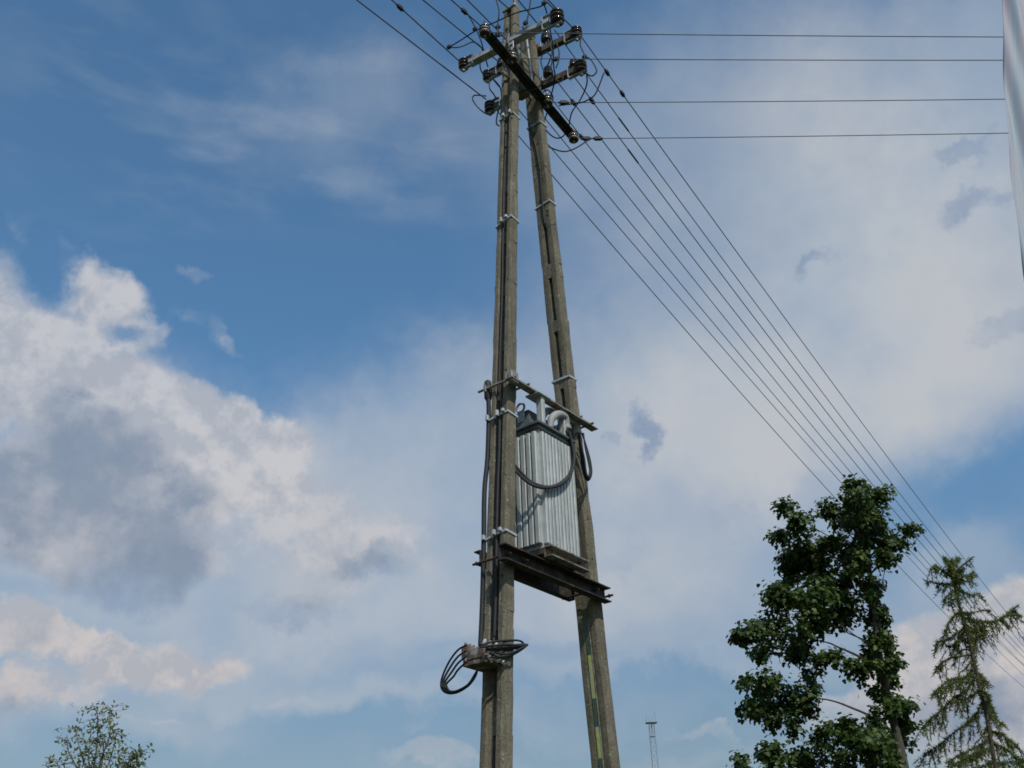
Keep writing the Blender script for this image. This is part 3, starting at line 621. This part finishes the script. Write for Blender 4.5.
# ------------------------------------------------------------------ larch
def build_larch():
    YT = 18.0
    tp = [at(x, y, YT) for x, y in ((1006, 800), (995.7, 768), (987, 718), (979, 685), (971.5, 650), (965.5, 628), (960.5, 610), (956, 588), (953, 572), (951, 561))]
    base = np.array([tp[0][0]+.35, YT, 0.]); root = empty('larch_tree', base)
    tag(root, 'thin sparse larch with drooping needle branches at the far right', 'tree')
    pts = spline([base, base+(tp[0]-base)*.5]+tp, 4); n = len(pts); mb = MB(); mb.tube(pts, [.042*(1-i/n)**.85+.007 for i in range(n)], 8)
    B = [  # branch pixel polylines, relative needle density, twig drop px
     ([(953, 575), (944, 572), (936, 566), (930, 570)], 1.3, 8), ([(954, 574), (962, 566), (968, 561), (972, 558)], 1.2, 7), ([(953, 572), (947, 562), (944, 557)], 1.1, 5), ([(952, 570), (956, 562), (957, 557)], 1, 5),
     ([(955, 584), (945, 584), (935, 583), (925, 581)], 1.3, 9), ([(955, 582), (964, 577), (971, 575), (975, 572)], 1.3, 9), ([(956, 590), (949, 594), (943, 602)], 1, 12), ([(956, 588), (964, 592), (972, 595), (980, 594)], 1, 9),
     ([(953, 580), (950, 572), (950, 565)], 1.6, 6), ([(954, 585), (958, 575), (962, 570)], 1.6, 6), ([(958, 598), (953, 600), (950, 606)], .9, 10),
     ([(961, 612), (970, 613), (980, 611), (990, 610)], 1.1, 10), ([(963, 618), (974, 620), (986, 622), (998, 620), (1008, 614), (1014, 608)], 1.6, 14), ([(963, 622), (970, 628), (980, 630), (985, 626)], 1.5, 14), ([(961, 612), (954, 616), (948, 624), (944, 636)], 1.2, 14),
     ([(964, 628), (956, 634), (946, 640), (936, 642)], 1.5, 12), ([(965, 630), (958, 640), (952, 646), (946, 646)], 1.4, 10), ([(968, 640), (974, 640), (980, 636)], 1.4, 14), ([(966, 636), (970, 630), (976, 628)], 1.4, 10), 
     ([(971, 655), (962, 656), (950, 658), (940, 664), (936, 672)], 1.2, 11), ([(972, 660), (966, 668), (958, 674)], .7, 10), ([(970, 650), (962, 650), (955, 656)], .9, 10),
     ([(974, 668), (966, 676), (952, 684), (940, 690), (932, 698)], 1.3, 13), ([(976, 676), (966, 690), (952, 700), (940, 712), (930, 720), (922, 728)], 1.5, 12), ([(975, 672), (965, 678), (950, 680), (934, 693)], 1.2, 13),
     ([(980, 690), (972, 696), (962, 702), (956, 712)], .9, 11), ([(983, 700), (976, 714), (966, 724), (952, 734), (938, 746), (924, 754)], 1.3, 15), ([(978, 712), (968, 722), (958, 730)], .7, 14),
     ([(974, 672), (980, 676), (984, 680)], 1.6, 9), ([(978, 690), (985, 692), (990, 700)], 1.6, 9), ([(982, 700), (990, 705), (995, 715)], 1.5, 9), ([(985, 712), (994, 718), (1004, 726)], 1.5, 10), ([(989, 730), (1000, 734), (1012, 742), (1018, 748)], 1.5, 11),
     ([(991, 742), (1004, 748), (1018, 758), (1030, 764)], 1.6, 12), ([(992, 748), (980, 752), (966, 758), (952, 766)], 1.7, 10), ([(990, 738), (975, 748), (958, 756), (946, 764)], 1.3, 12), ([(988, 724), (982, 736), (975, 744)], .6, 10), ([(995, 764), (1010, 762), (1026, 768)], 1.8, 12), ([(994, 760), (984, 766), (970, 772)], 1.6, 12)]
    for k in range(34):           # lower whorls under the frame and back/front shoots
        y = 780+k*9; tx = 1000+k*1.5; s = random.choice((-1, 1)); L = random.uniform(35, 70); B.append(([(tx, y), (tx+s*L*.5, y+4), (tx+s*L, y+18)], 1.0, 12))
    P = []; D = []; S = []; T = []
    px1 = np.linalg.norm(at(960, 650, YT)-CAM)/FPX
    def needles(p, q, num, ln, w=.0):
        t = rng.random(num)[:, None]; c = p+(q-p)*t; P.append(c); dv = (q-p)/(np.linalg.norm(q-p)+1e-9)
        D.append(dv*.7+rng.normal(size=(num, 3))*.75); S.append(rng.uniform(.6, 1.2, num)*ln); T.append(rng.random(num)*.55+random.uniform(0, .45))
    for px, den, drop in B:
        depth = random.uniform(-.55, .55); m = len(px)
        pp = spline([at(x, y, YT+depth*i/(m-1)) for i, (x, y) in enumerate(px)], 5); L = sum(np.linalg.norm(pp[i+1]-pp[i]) for i in range(len(pp)-1))
        mb.tube(pp, [.016*(1-.75*i/len(pp)) for i in range(len(pp))], 5)
        for i in range(len(pp)-1): needles(pp[i], pp[i+1], int(20*den*np.linalg.norm(pp[i+1]-pp[i])/.1)+2, .085)
        nt = int(L/.055*den)
        for k in range(nt):
            i = random.randrange(len(pp)-1); a = pp[i]+(pp[i+1]-pp[i])*random.random(); dl = drop*px1*random.uniform(.4, 1.35)
            v = (pp[i+1]-pp[i]); v = v/np.linalg.norm(v); e = a+dl*(np.array([random.gauss(0, .35), random.gauss(0, .4), -.85+random.gauss(0, .35)])+.45*v)
            mb.tube([a, (a+e)/2+np.array([0, 0, .01]), e], [.006, .004, .003], 3); needles(a, e, int(7+27*dl/.2), .08)
    for i in range(10, len(pts)-1): needles(pts[i], pts[i+1], 70, .10)
    mb.build('trunk', LBARK, root)
    P = np.concatenate(P); D = np.concatenate(D); S = np.concatenate(S); T = np.concatenate(T)
    m = mat_leaf('larch_needle', [(.05, (.075, .05, .028)), (.3, (.095, .105, .034)), (.65, (.125, .16, .042)), (1, (.19, .21, .065))], .3, .55)
    leaf_mesh('crown', P, rng.normal(size=P.shape), D, S, [(-.10, 0, 0), (.10, 0, 0), (.05, 1, 0)], m, root, T)
    return len(P)
nl_ = build_larch()

# ------------------------------------------------------------------ young tree at the lower left
def build_sapling():
    YT = 14.0; base = at(97, 800, YT); base[2] = 0; base[0] += -.1
    root = empty('young_tree', base); tag(root, 'young sparse tree with upright twigs and small leaves at lower left', 'tree')
    fork = at(96, 800, YT); mb = MB(); mb.tube(spline([base, (base+fork)/2+np.array([.05, 0, 0]), fork], 5), [.06-.003*i for i in range(11)], 7)
    ST = [[(96, 800), (95, 768), (96, 740), (97, 715), (96, 702)], [(97, 790), (102, 760), (108, 735), (110, 715), (111, 704)], [(95, 790), (86, 762), (80, 740), (77, 722)], [(95, 795), (76, 765), (68, 748), (67, 733)], [(97, 790), (108, 762), (115, 742), (118, 728)], [(98, 795), (118, 770), (132, 757), (140, 748)], [(95, 798), (72, 780), (60, 766), (57, 757)], [(97, 785), (91, 760), (89, 735), (90, 718)], [(98, 790), (122, 772), (128, 758), (130, 748)], [(97, 795), (112, 775), (122, 765), (143, 760)], [(96, 780), (104, 752), (103, 730)]]
    P = []; D = []; T = []
    for s in ST:
        dep = random.uniform(-.5, .5); pp = spline([at(x+random.uniform(-2, 2), y+3+random.uniform(-2, 2), YT+dep*i/(len(s)-1)) for i, (x, y) in enumerate(s)], 6); n = len(pp)
        mb.tube(pp, [.010*(1-i/n)+.0035 for i in range(n)], 5)
        for i in range(5, n):
            for k in range(3 if i < n-3 else 4):
                a = pp[i]+rng.normal(size=3)*.015; e = a+np.array([random.gauss(0, .09), random.gauss(0, .09), random.uniform(-.07, .04)])
                if random.random() < .5: mb.tube([a, e], [.004, .002], 3)
                for _ in range(random.choice((1, 2, 2, 3))):
                    P.append(e+rng.normal(size=3)*.022); D.append(np.array([random.gauss(0, .6), random.gauss(0, .6), random.gauss(.3, .6)])); T.append(random.random())
    for x, y, r, k in ((97, 725, 5, 14), (78, 738, 4, 9), (134, 760, 7, 46), (124, 766, 8, 44), (111, 728, 3, 6), (95, 706, 2, 4), (85, 753, 3, 8), (118, 735, 4, 8), (140, 752, 4, 10), (104, 742, 4, 8), (66, 752, 3, 6)):
        c = at(x, y, YT)
        for _ in range(k): P.append(c+rng.normal(size=3)*r*.0075); D.append(rng.normal(size=3)); T.append(random.random()*.8+.1)
    mb.build('trunk', TWIG, root); P = np.array(P); D = np.array(D)
    m = mat_leaf('young_leaf', [(.1, (.065, .085, .03)), (.5, (.13, .155, .055)), (.8, (.18, .195, .07)), (1, (.26, .17, .08))], .3, .55)
    leaf_mesh('crown', P, rng.normal(size=P.shape)+np.array([0, 0, .4]), D, rng.uniform(.036, .072, len(P)), OVAL, m, root, np.array(T))
build_sapling()

# ------------------------------------------------------------------ distant lattice mast
def build_mast():
    YT = 150.0; top = at(651.3, 723, YT); H = top[2]; base = np.array([top[0], YT, 0.]); root = empty('radio_mast', base)
    tag(root, 'distant pale lattice radio mast with a small antenna platform on top', 'radio mast')
    mb = MB(); wb = lambda z: .62-.28*z/H
    cs = [(-1, -1), (1, -1), (1, 1), (-1, 1)]
    for sx, sy in cs: mb.tube([base+np.array([sx*wb(0), sy*wb(0), 0]), base+np.array([sx*wb(H), sy*wb(H), H])], .026, 5)
    nseg = 26
    for i in range(nseg):
        z0, z1 = H*i/nseg, H*(i+1)/nseg
        for k in range(4):
            a, b = cs[k], cs[(k+1) % 4]; p = base+np.array([a[0]*wb(z0), a[1]*wb(z0), z0]); q = base+np.array([b[0]*wb(z1), b[1]*wb(z1), z1]); mb.tube([p, q], .017, 4)
            p2 = base+np.array([a[0]*wb(z1), a[1]*wb(z1), z1]); mb.tube([p2, q], .015, 4)
    mb.build('lattice_tower', MASTM, root)
    X, Yv = np.array([1., 0, 0]), np.array([0, 1., 0])
    mb = MB(); mb.box(base+Z*(H+.05), X, Yv, Z, .78, .6, .06); mb.box(base+Z*(H-1.75), X, Yv, Z, .34, .34, .10); mb.tube([base+Z*(H-1.75), base+Z*(H+.05)], .08, 5); mb.build('platform', MASTM, root)
    for dx, dy, h in ((-.62, 0, .9), (.62, .1, 1.5), (-.25, .3, .6), (.1, -.4, .7)):
        mb = MB(); p = base+np.array([dx, dy, H+.1]); mb.tube([p, p+Z*h], .04, 5); mb.build('antenna', MASTM, root)
build_mast()

# ------------------------------------------------------------------ hanging cloth at the right edge
def build_cloth():
    m, nt, b = new_mat('striped_pale_cloth')
    t = nt.nodes.new('ShaderNodeUVMap'); mp = nt.nodes.new('ShaderNodeMapping'); nt.links.new(t.outputs[0], mp.inputs[0]); mp.inputs['Rotation'].default_value = (0, 0, R(-28)); mp.inputs['Scale'].default_value = (9, .6, 1)
    f = noise(nt, mp.outputs[0], 1.0, 2, .5)
    c = ramp(nt, f, [(.28, (.54, .46, .53)), (.42, (.54, .56, .61)), (.52, (.42, .50, .57)), (.62, (.60, .51, .56)), (.75, (.70, .66, .70))])
    nt.links.new(c, b.inputs['Base Color']); b.inputs['Roughness'].default_value = .8
    tr_ = nt.nodes.new('ShaderNodeBsdfTranslucent'); nt.links.new(c, tr_.inputs[0]); mx = nt.nodes.new('ShaderNodeMixShader'); mx.inputs[0].default_value = .3
    nt.links.new(b.outputs[0], mx.inputs[1]); nt.links.new(tr_.outputs[0], mx.inputs[2]); nt.links.new(mx.outputs[0], nt.nodes['Material Output'].inputs[0])
    YT = 4.6; edge = spline([at(x, y, YT) for x, y in ((999, -170), (1001, -80), (1003, 0), (1005.5, 70), (1008.5, 135), (1013.5, 212), (1023, 282), (1037, 335), (1060, 380))], 8)
    xp = at(1052, 0, YT)[0]; poleb = np.array([xp+.03, YT+.02, 0]); root = empty('hanging_flag', poleb)
    tag(root, 'pale pink and grey striped cloth flag hanging at the right edge of view', 'flag')
    nu = 40; vs = []; fs = []; uv = []
    for i, e in enumerate(edge):
        for j in range(nu):
            s = j/(nu-1); w = xp-e[0]; x = e[0]+w*s; ph = 9.5*s*max(w, .12)/.35+e[2]*2.2
            y = YT+.028*math.sin(ph)*(.35+.65*(1-s))+.012*math.sin(2.3*ph+1+e[2]*3); vs.append((x, y, e[2]-.12*s*w+.02*math.sin(ph)*s)); uv.append((s*w/.4, e[2]))
    for i in range(len(edge)-1):
        for j in range(nu-1): fs.append((i*nu+j, i*nu+j+1, (i+1)*nu+j+1, (i+1)*nu+j))
    mb = MB(); mb.add(vs, fs, 0, True); o = mb.build('cloth', m, root)
    ul = o.data.uv_layers.new(name='UVMap')
    for l in o.data.loops: ul.data[l.index].uv = uv[l.vertex_index]
    so = o.modifiers.new('thickness', 'SOLIDIFY'); so.thickness = .002
    mb = MB(); top = edge[0][2]+.25; mb.tube([poleb, poleb+Z*top*.5, poleb+Z*top], [.035, .03, .022], 12); mb.lathe(poleb+Z*top, Z, [(.022, 0), (.04, .02), (.04, .05), (.01, .075)], 12); mb.build('flagpole', GALV, root)
build_cloth()

# ------------------------------------------------------------------ sky
SUN = np.array([.30, -.62, .82]); SUN /= np.linalg.norm(SUN)
SUN_EL = math.asin(SUN[2]); SUN_AZ = math.atan2(SUN[0], SUN[1])
def build_sky():
    w = bpy.data.worlds.new('World'); scene.world = w; w.use_nodes = True; nt = w.node_tree; nt.nodes.clear(); L = nt.links.new
    out = nt.nodes.new('ShaderNodeOutputWorld')
    sky = nt.nodes.new('ShaderNodeTexSky'); sky.sky_type = 'NISHITA'; sky.sun_disc = False
    sky.sun_elevation = SUN_EL; sky.sun_rotation = SUN_AZ; sky.air_density = 1.0; sky.dust_density = 1.2; sky.ozone_density = 1.5
    tc = nt.nodes.new('ShaderNodeTexCoord'); G = tc.outputs['Generated']
    sep = nt.nodes.new('ShaderNodeSeparateXYZ'); L(G, sep.inputs[0])
    def mth(op, a, b=None, c=None, clamp=False):
        n = nt.nodes.new('ShaderNodeMath'); n.operation = op; n.use_clamp = clamp
        for i, v in enumerate((a, b, c)):
            if v is None: continue
            if hasattr(v, 'is_output'): L(v, n.inputs[i])
            else: n.inputs[i].default_value = v
        return n.outputs[0]
    az = mth('ARCTAN2', sep.outputs[0], sep.outputs[1]); el = mth('ARCSINE', sep.outputs[2])
    X = mth('MULTIPLY', mth('MULTIPLY', az, mth('COSINE', el)), 57.29578); Yd = mth('MULTIPLY', el, 57.29578)
    def xy(px, py):
        r = ray(px, py); r = r/np.linalg.norm(r); e = math.asin(r[2]); return math.degrees(math.atan2(r[0], r[1])*math.cos(e)), math.degrees(e)
    # domain warp
    def vnoise(scale, detail, rough, off=(0, 0, 0), col=False):
        m = nt.nodes.new('ShaderNodeMapping'); m.inputs['Location'].default_value = off; L(G, m.inputs[0])
        n = nt.nodes.new('ShaderNodeTexNoise'); n.inputs['Scale'].default_value = scale; n.inputs['Detail'].default_value = detail; n.inputs['Roughness'].default_value = rough; L(m.outputs[0], n.inputs['Vector'])
        return n.outputs[1 if col else 0]
    comb = nt.nodes.new('ShaderNodeCombineXYZ'); L(X, comb.inputs[0]); L(Yd, comb.inputs[1])
    def warp(scale, amp, detail, rough, off):
        s = nt.nodes.new('ShaderNodeVectorMath'); s.operation = 'SUBTRACT'; L(vnoise(scale, detail, rough, off, True), s.inputs[0]); s.inputs[1].default_value = (.5, .5, .5)
        k = nt.nodes.new('ShaderNodeVectorMath'); k.operation = 'MULTIPLY'; L(s.outputs[0], k.inputs[0]); k.inputs[1].default_value = (amp, amp, 0)
        a = nt.nodes.new('ShaderNodeVectorMath'); a.operation = 'ADD'; L(comb.outputs[0], a.inputs[0]); L(k.outputs[0], a.inputs[1]); return a.outputs[0]
    WC = warp(9, 7.0, 7, .58, (3, 1, 2)); WS = warp(24, 4.5, 6, .62, (9, 4, 2)); WV = warp(5, 14, 6, .58, (7, 2, 5))
    def blob(vec, px, py, rx, ry, rot=0, inner=.35, outer=1.35):
        cx, cy = xy(px, py); ax = xy(px+rx, py); ay = xy(px, py-ry)
        m = nt.nodes.new('ShaderNodeMapping'); m.vector_type = 'TEXTURE'; L(vec, m.inputs[0])
        m.inputs['Location'].default_value = (cx, cy, 0); m.inputs['Rotation'].default_value = (0, 0, R(rot))
        m.inputs['Scale'].default_value = (max(.2, math.hypot(ax[0]-cx, ax[1]-cy)), max(.2, math.hypot(ay[0]-cx, ay[1]-cy)), 1e6)
        l = nt.nodes.new('ShaderNodeVectorMath'); l.operation = 'LENGTH'; L(m.outputs[0], l.inputs[0])
        r = nt.nodes.new('ShaderNodeMapRange'); r.interpolation_type = 'SMOOTHSTEP'; L(l.outputs['Value'], r.inputs[0])
        for i, v in ((1, inner), (2, outer), (3, 1), (4, 0)): r.inputs[i].default_value = v
        return r.outputs[0]
    def union(bl):     # list of (socket, weight)
        acc = None
        for s, wt in bl:
            v = mth('MULTIPLY', s, wt) if wt != 1 else s
            acc = v if acc is None else mth('SUBTRACT', 1, mth('MULTIPLY', mth('SUBTRACT', 1, acc), mth('SUBTRACT', 1, v)))
        return acc
    def mx(f, a, b):
        m = nt.nodes.new('ShaderNodeMix'); m.data_type = 'RGBA'
        for v, i in ((f, 0), (a, 6), (b, 7)):
            if hasattr(v, 'is_output'): L(v, m.inputs[i])
            else: m.inputs[i].default_value = v if i == 0 else (*v, 1)
        return m.outputs[2]
    def smooth(v, a, b):
        r = nt.nodes.new('ShaderNodeMapRange'); r.interpolation_type = 'SMOOTHSTEP'; L(v, r.inputs[0])
        for i, q in ((1, a), (2, b), (3, 0), (4, 1)): r.inputs[i].default_value = q
        return r.outputs[0]
    fb = vnoise(13, 9, .62, (1, 5, 3)); fb2 = vnoise(13, 9, .62, (1, 5, 3-.018)); mid = vnoise(7.5, 6, .6, (5, 3, 7)); fine = vnoise(32, 6, .6, (4, 1, 9)); low = vnoise(4.5, 5, .55, (2, 8, 1))
    streak_m = nt.nodes.new('ShaderNodeMapping'); L(G, streak_m.inputs[0]); streak_m.inputs['Scale'].default_value = (5, 5, 16)
    sn = nt.nodes.new('ShaderNodeTexNoise'); sn.inputs['Scale'].default_value = 2.2; sn.inputs['Detail'].default_value = 7; L(streak_m.outputs[0], sn.inputs['Vector']); st = sn.outputs[0]
    # ---- veil of thin high cloud
    V = union([(blob(WV, 860, 250, 330, 230, 0, .1, 1.4), .90), (blob(WV, 640, 440, 330, 130, 0, .1, 1.4), .74), (blob(WV, 830, 400, 260, 110, 0, .2, 1.4), .66), (blob(WV, 380, 560, 320, 110, 0, .2, 1.4), .72),
               (blob(WV, 700, 590, 260, 70, 0, .2, 1.4), .52), (blob(WV, 780, 80, 330, 110, 0, .1, 1.5), .45), (blob(WV, 420, 430, 130, 80, 20, .1, 1.4), .45), (blob(WV, 960, 120, 160, 140, 0, .1, 1.4), .5),
               (blob(WV, 330, 110, 100, 75, 25, .0, 1.3), .22), (blob(WV, 380, 60, 60, 60, 25, .0, 1.3), .14), (blob(WV, 180, 500, 280, 130, 0, .2, 1.3), .75), (blob(WV, 120, 610, 200, 70, 0, .2, 1.3), .6), (blob(WV, 360, 685, 320, 20, -3, .1, 1.4), .45), (blob(WV, 960, 620, 130, 140, 0, .3, 1.3), .5), (blob(WV, 60, 700, 160, 40, 0, .2, 1.4), .5),
               (blob(WV, 640, 650, 200, 14, 0, .0, 1.4), .25), (blob(WV, 600, 740, 260, 14, 0, .0, 1.4), .22)])
    cir = mth('MULTIPLY', mth('MULTIPLY', blob(WV, 270, 130, 300, 120, 10, 0, 1.3), smooth(st, .42, .74)), .26)
    V = mth('ADD', V, cir, None, True)
    gap = union([(blob(WV, 985, 510, 120, 42, 12, .2, 1.3), .92), (blob(WV, 900, 560, 50, 45, 0, .2, 1.4), .55), (blob(WV, 340, 320, 130, 110, 0, .2, 1.3), .6), (blob(WC, 560, 710, 140, 40, 0, .2, 1.4), .35), (blob(WC, 540, 650, 120, 12, 0, .2, 1.4), .35), (blob(WC, 20, 598, 40, 14, 0, .2, 1.4), .3)])
    Vm = mth('MULTIPLY', V, mth('MULTIPLY_ADD', mth('SUBTRACT', low, .5), .8, 1.0)); Vm = mth('MULTIPLY', Vm, mth('MULTIPLY_ADD', mth('SUBTRACT', fb, .5), .5, 1.02), None, True)
    Vm = mth('MULTIPLY', Vm, mth('SUBTRACT', 1, gap), None, True)
    # ---- cumulus
    CB = union([(blob(WC, 0, 300, 62, 85), .72), (blob(WC, 18, 212, 24, 26), .36), (blob(WC, 58, 238, 22, 16), .34), (blob(WC, 104, 287, 54, 40), .86), (blob(WC, 60, 335, 105, 48), .74), (blob(WC, 150, 332, 42, 28), .60), (blob(WC, 210, 326, 55, 17, -24), .45), (blob(WC, 245, 345, 26, 12, -20), .40), (blob(WC, 198, 270, 22, 15), .45),
                (blob(WC, 55, 392, 125, 50), .92), (blob(WC, 150, 405, 100, 42, -8), 1), (blob(WC, 235, 425, 84, 42, -20), 1), (blob(WC, 288, 452, 40, 40), .92), (blob(WC, 195, 470, 120, 52), .95), (blob(WC, 300, 512, 115, 48), .66), (blob(WC, 392, 548, 62, 28), .62), (blob(WC, 250, 572, 150, 42), .55), (blob(WC, 75, 500, 165, 100), .95),
                (blob(WC, 35, 640, 80, 30, -15), .92), (blob(WC, 125, 662, 90, 24, -8), .98), (blob(WC, 205, 652, 70, 22, -5), .85), (blob(WC, 0, 692, 55, 28), .66), (blob(WC, 70, 690, 95, 18), .55), (blob(WC, 160, 725, 58, 8), .56),
                (blob(WC, 985, 640, 95, 60, 25), 1), (blob(WC, 930, 665, 85, 50), .95), (blob(WC, 1040, 600, 60, 40), 1), (blob(WC, 1000, 720, 120, 60), .85), (blob(WC, 850, 722, 95, 24), .62), (blob(WC, 700, 737, 80, 12), .52), (blob(WC, 425, 772, 70, 16), .62), (blob(WC, 320, 692, 110, 9, -4), .45), (blob(WC, 1000, 548, 26, 10), .42)])
    dens = mth('ADD', CB, mth('ADD', mth('MULTIPLY', mth('SUBTRACT', fb, .5), .62), mth('MULTIPLY', mth('SUBTRACT', fine, .5), .28))); C = smooth(dens, .36, .86)
    hole = union([(blob(WC, 118, 322, 26, 14), .75), (blob(WC, 165, 372, 26, 14), .6)]); C = mth('MULTIPLY', C, mth('SUBTRACT', 1, hole))
    # grey undersides
    GB = union([(blob(WC, 30, 395, 55, 26), .75), (blob(WC, 90, 440, 120, 36, -10), .85), (blob(WC, 60, 482, 110, 48), 1), (blob(WC, 145, 470, 60, 28), .5), (blob(WC, 125, 530, 95, 36), .8), (blob(WC, 140, 578, 72, 46), .9), (blob(WC, 205, 500, 55, 24), .45), (blob(WC, 370, 562, 52, 20), .75), (blob(WC, 285, 612, 85, 20), .55), (blob(WC, 30, 575, 70, 26), .6), (blob(WC, 25, 530, 70, 24), .75), (blob(WC, 20, 320, 60, 40), .4),
                (blob(WC, 940, 730, 100, 40), .5), (blob(WC, 1000, 692, 90, 26), .35), (blob(WC, 430, 768, 70, 12), .6), (blob(WC, 10, 722, 70, 22), .6), (blob(WC, 210, 660, 40, 14), .35)])
    GS = smooth(mth('ADD', GB, mth('ADD', mth('MULTIPLY', mth('SUBTRACT', fb, .5), 2.2), mth('ADD', mth('MULTIPLY', mth('SUBTRACT', mid, .5), 2.0), mth('MULTIPLY', mth('SUBTRACT', fine, .5), .9)))), .16, 1.12)
    HB = union([(blob(WS, 645, 435, 17, 30), .75), (blob(WS, 612, 438, 9, 12), .5), (blob(WS, 975, 205, 42, 22), .6), (blob(WS, 965, 155, 40, 16), .55), (blob(WS, 812, 264, 32, 11, 10), .5), (blob(WS, 1005, 325, 48, 24), .5), (blob(WS, 590, 380, 18, 18), .35), (blob(WS, 735, 520, 40, 25), .3), (blob(WS, 620, 560, 60, 25), .3), (blob(WS, 370, 565, 60, 22), .5), (blob(WS, 290, 612, 80, 20), .45), (blob(WS, 130, 580, 80, 45), .6), (blob(WS, 760, 340, 120, 40), .18), (blob(WS, 700, 250, 80, 60), .2), (blob(WS, 900, 130, 60, 30), .25)])
    HS = smooth(mth('ADD', HB, mth('ADD', mth('MULTIPLY', mth('SUBTRACT', fine, .5), .6), mth('MULTIPLY', mth('SUBTRACT', fb, .5), .5))), .12, .9)
    # ---- colours (cloud brightness as seen by an exposed-for-sky camera)
    base_sky = nt.nodes.new('ShaderNodeBackground'); tint = nt.nodes.new('ShaderNodeMix'); tint.data_type = 'RGBA'; tint.blend_type = 'MULTIPLY'; tint.inputs[0].default_value = 1
    lo = nt.nodes.new('ShaderNodeMapRange'); lo.interpolation_type = 'SMOOTHSTEP'; L(Yd, lo.inputs[0])
    for i, v in ((1, 4), (2, 30), (3, 0), (4, 1)): lo.inputs[i].default_value = v
    L(sky.outputs[0], tint.inputs[6]); L(mx(lo.outputs[0], SKYLO, SKYT), tint.inputs[7]); L(tint.outputs[2], base_sky.inputs[0]); base_sky.inputs[1].default_value = SKYS
    warm = smooth(Yd, 24, 12)
    rr = nt.nodes.new('ShaderNodeMapRange'); L(Yd, rr.inputs[0])
    for i, v in ((1, 12), (2, 26), (3, 1), (4, 0)): rr.inputs[i].default_value = v
    white = mx(rr.outputs[0], lin((197, 198, 203)), lin((203, 196, 194)))
    lit = mth('MULTIPLY_ADD', mth('ADD', mth('MULTIPLY', mth('SUBTRACT', fb, fb2), 8.0), mth('MULTIPLY', mth('SUBTRACT', fine, .5), .9)), 1.0, .5, True)
    white = mx(lit, mx(.65, white, lin((160, 168, 182))), white)
    cum = mx(GS, white, mx(fine, lin((120, 137, 160)), lin((148, 160, 177))))
    veilc = mx(smooth(low, .3, .7), lin((168, 181, 196)), lin((188, 192, 198)))
    veilc = mx(HS, veilc, lin((138, 155, 180)))
    cl = mx(C, veilc, cum)
    alpha = mth('SUBTRACT', 1, mth('MULTIPLY', mth('SUBTRACT', 1, Vm), mth('SUBTRACT', 1, mth('MULTIPLY', C, .93))))
    bgc = nt.nodes.new('ShaderNodeBackground'); L(cl, bgc.inputs[0]); bgc.inputs[1].default_value = 1.0
    ms = nt.nodes.new('ShaderNodeMixShader'); L(alpha, ms.inputs[0]); L(base_sky.outputs[0], ms.inputs[1]); L(bgc.outputs[0], ms.inputs[2]); L(ms.outputs[0], out.inputs[0])
    w.cycles.sampling_method = 'MANUAL'; w.cycles.sample_map_resolution = 512
SKYT = (.64, .94, 1.02); SKYLO = (.61, .56, .50); SKYS = .14
build_sky()
sl_ = bpy.data.lights.new('sun', 'SUN'); sl_.energy = 3.3; sl_.angle = R(.53); sl_.color = (1, .955, .88)
so = bpy.data.objects.new('sun', sl_); COL.objects.link(so); so.rotation_euler = Vector(tuple(-SUN)).to_track_quat('-Z', 'Y').to_euler(); so.location = (0, 0, 30)

# ------------------------------------------------------------------ camera and render
cd = bpy.data.cameras.new('camera'); cam = bpy.data.objects.new('camera', cd); COL.objects.link(cam)
from mathutils import Matrix
cam.matrix_world = Matrix(((RGT[0], UPV[0], -F_[0], CAM[0]), (RGT[1], UPV[1], -F_[1], CAM[1]), (RGT[2], UPV[2], -F_[2], CAM[2]), (0, 0, 0, 1)))
cd.sensor_width = 36; cd.lens = 36*FPX/1024; cd.clip_start = .05; cd.clip_end = 6000
scene.camera = cam
scene.render.engine = 'CYCLES'; scene.render.resolution_x = 1024; scene.render.resolution_y = 768
vs = scene.view_settings; vs.view_transform = 'Standard'; vs.look = 'None'; vs.exposure = 0; vs.gamma = 1; vs.use_curve_mapping = False
scene.cycles.filter_width = 1.7
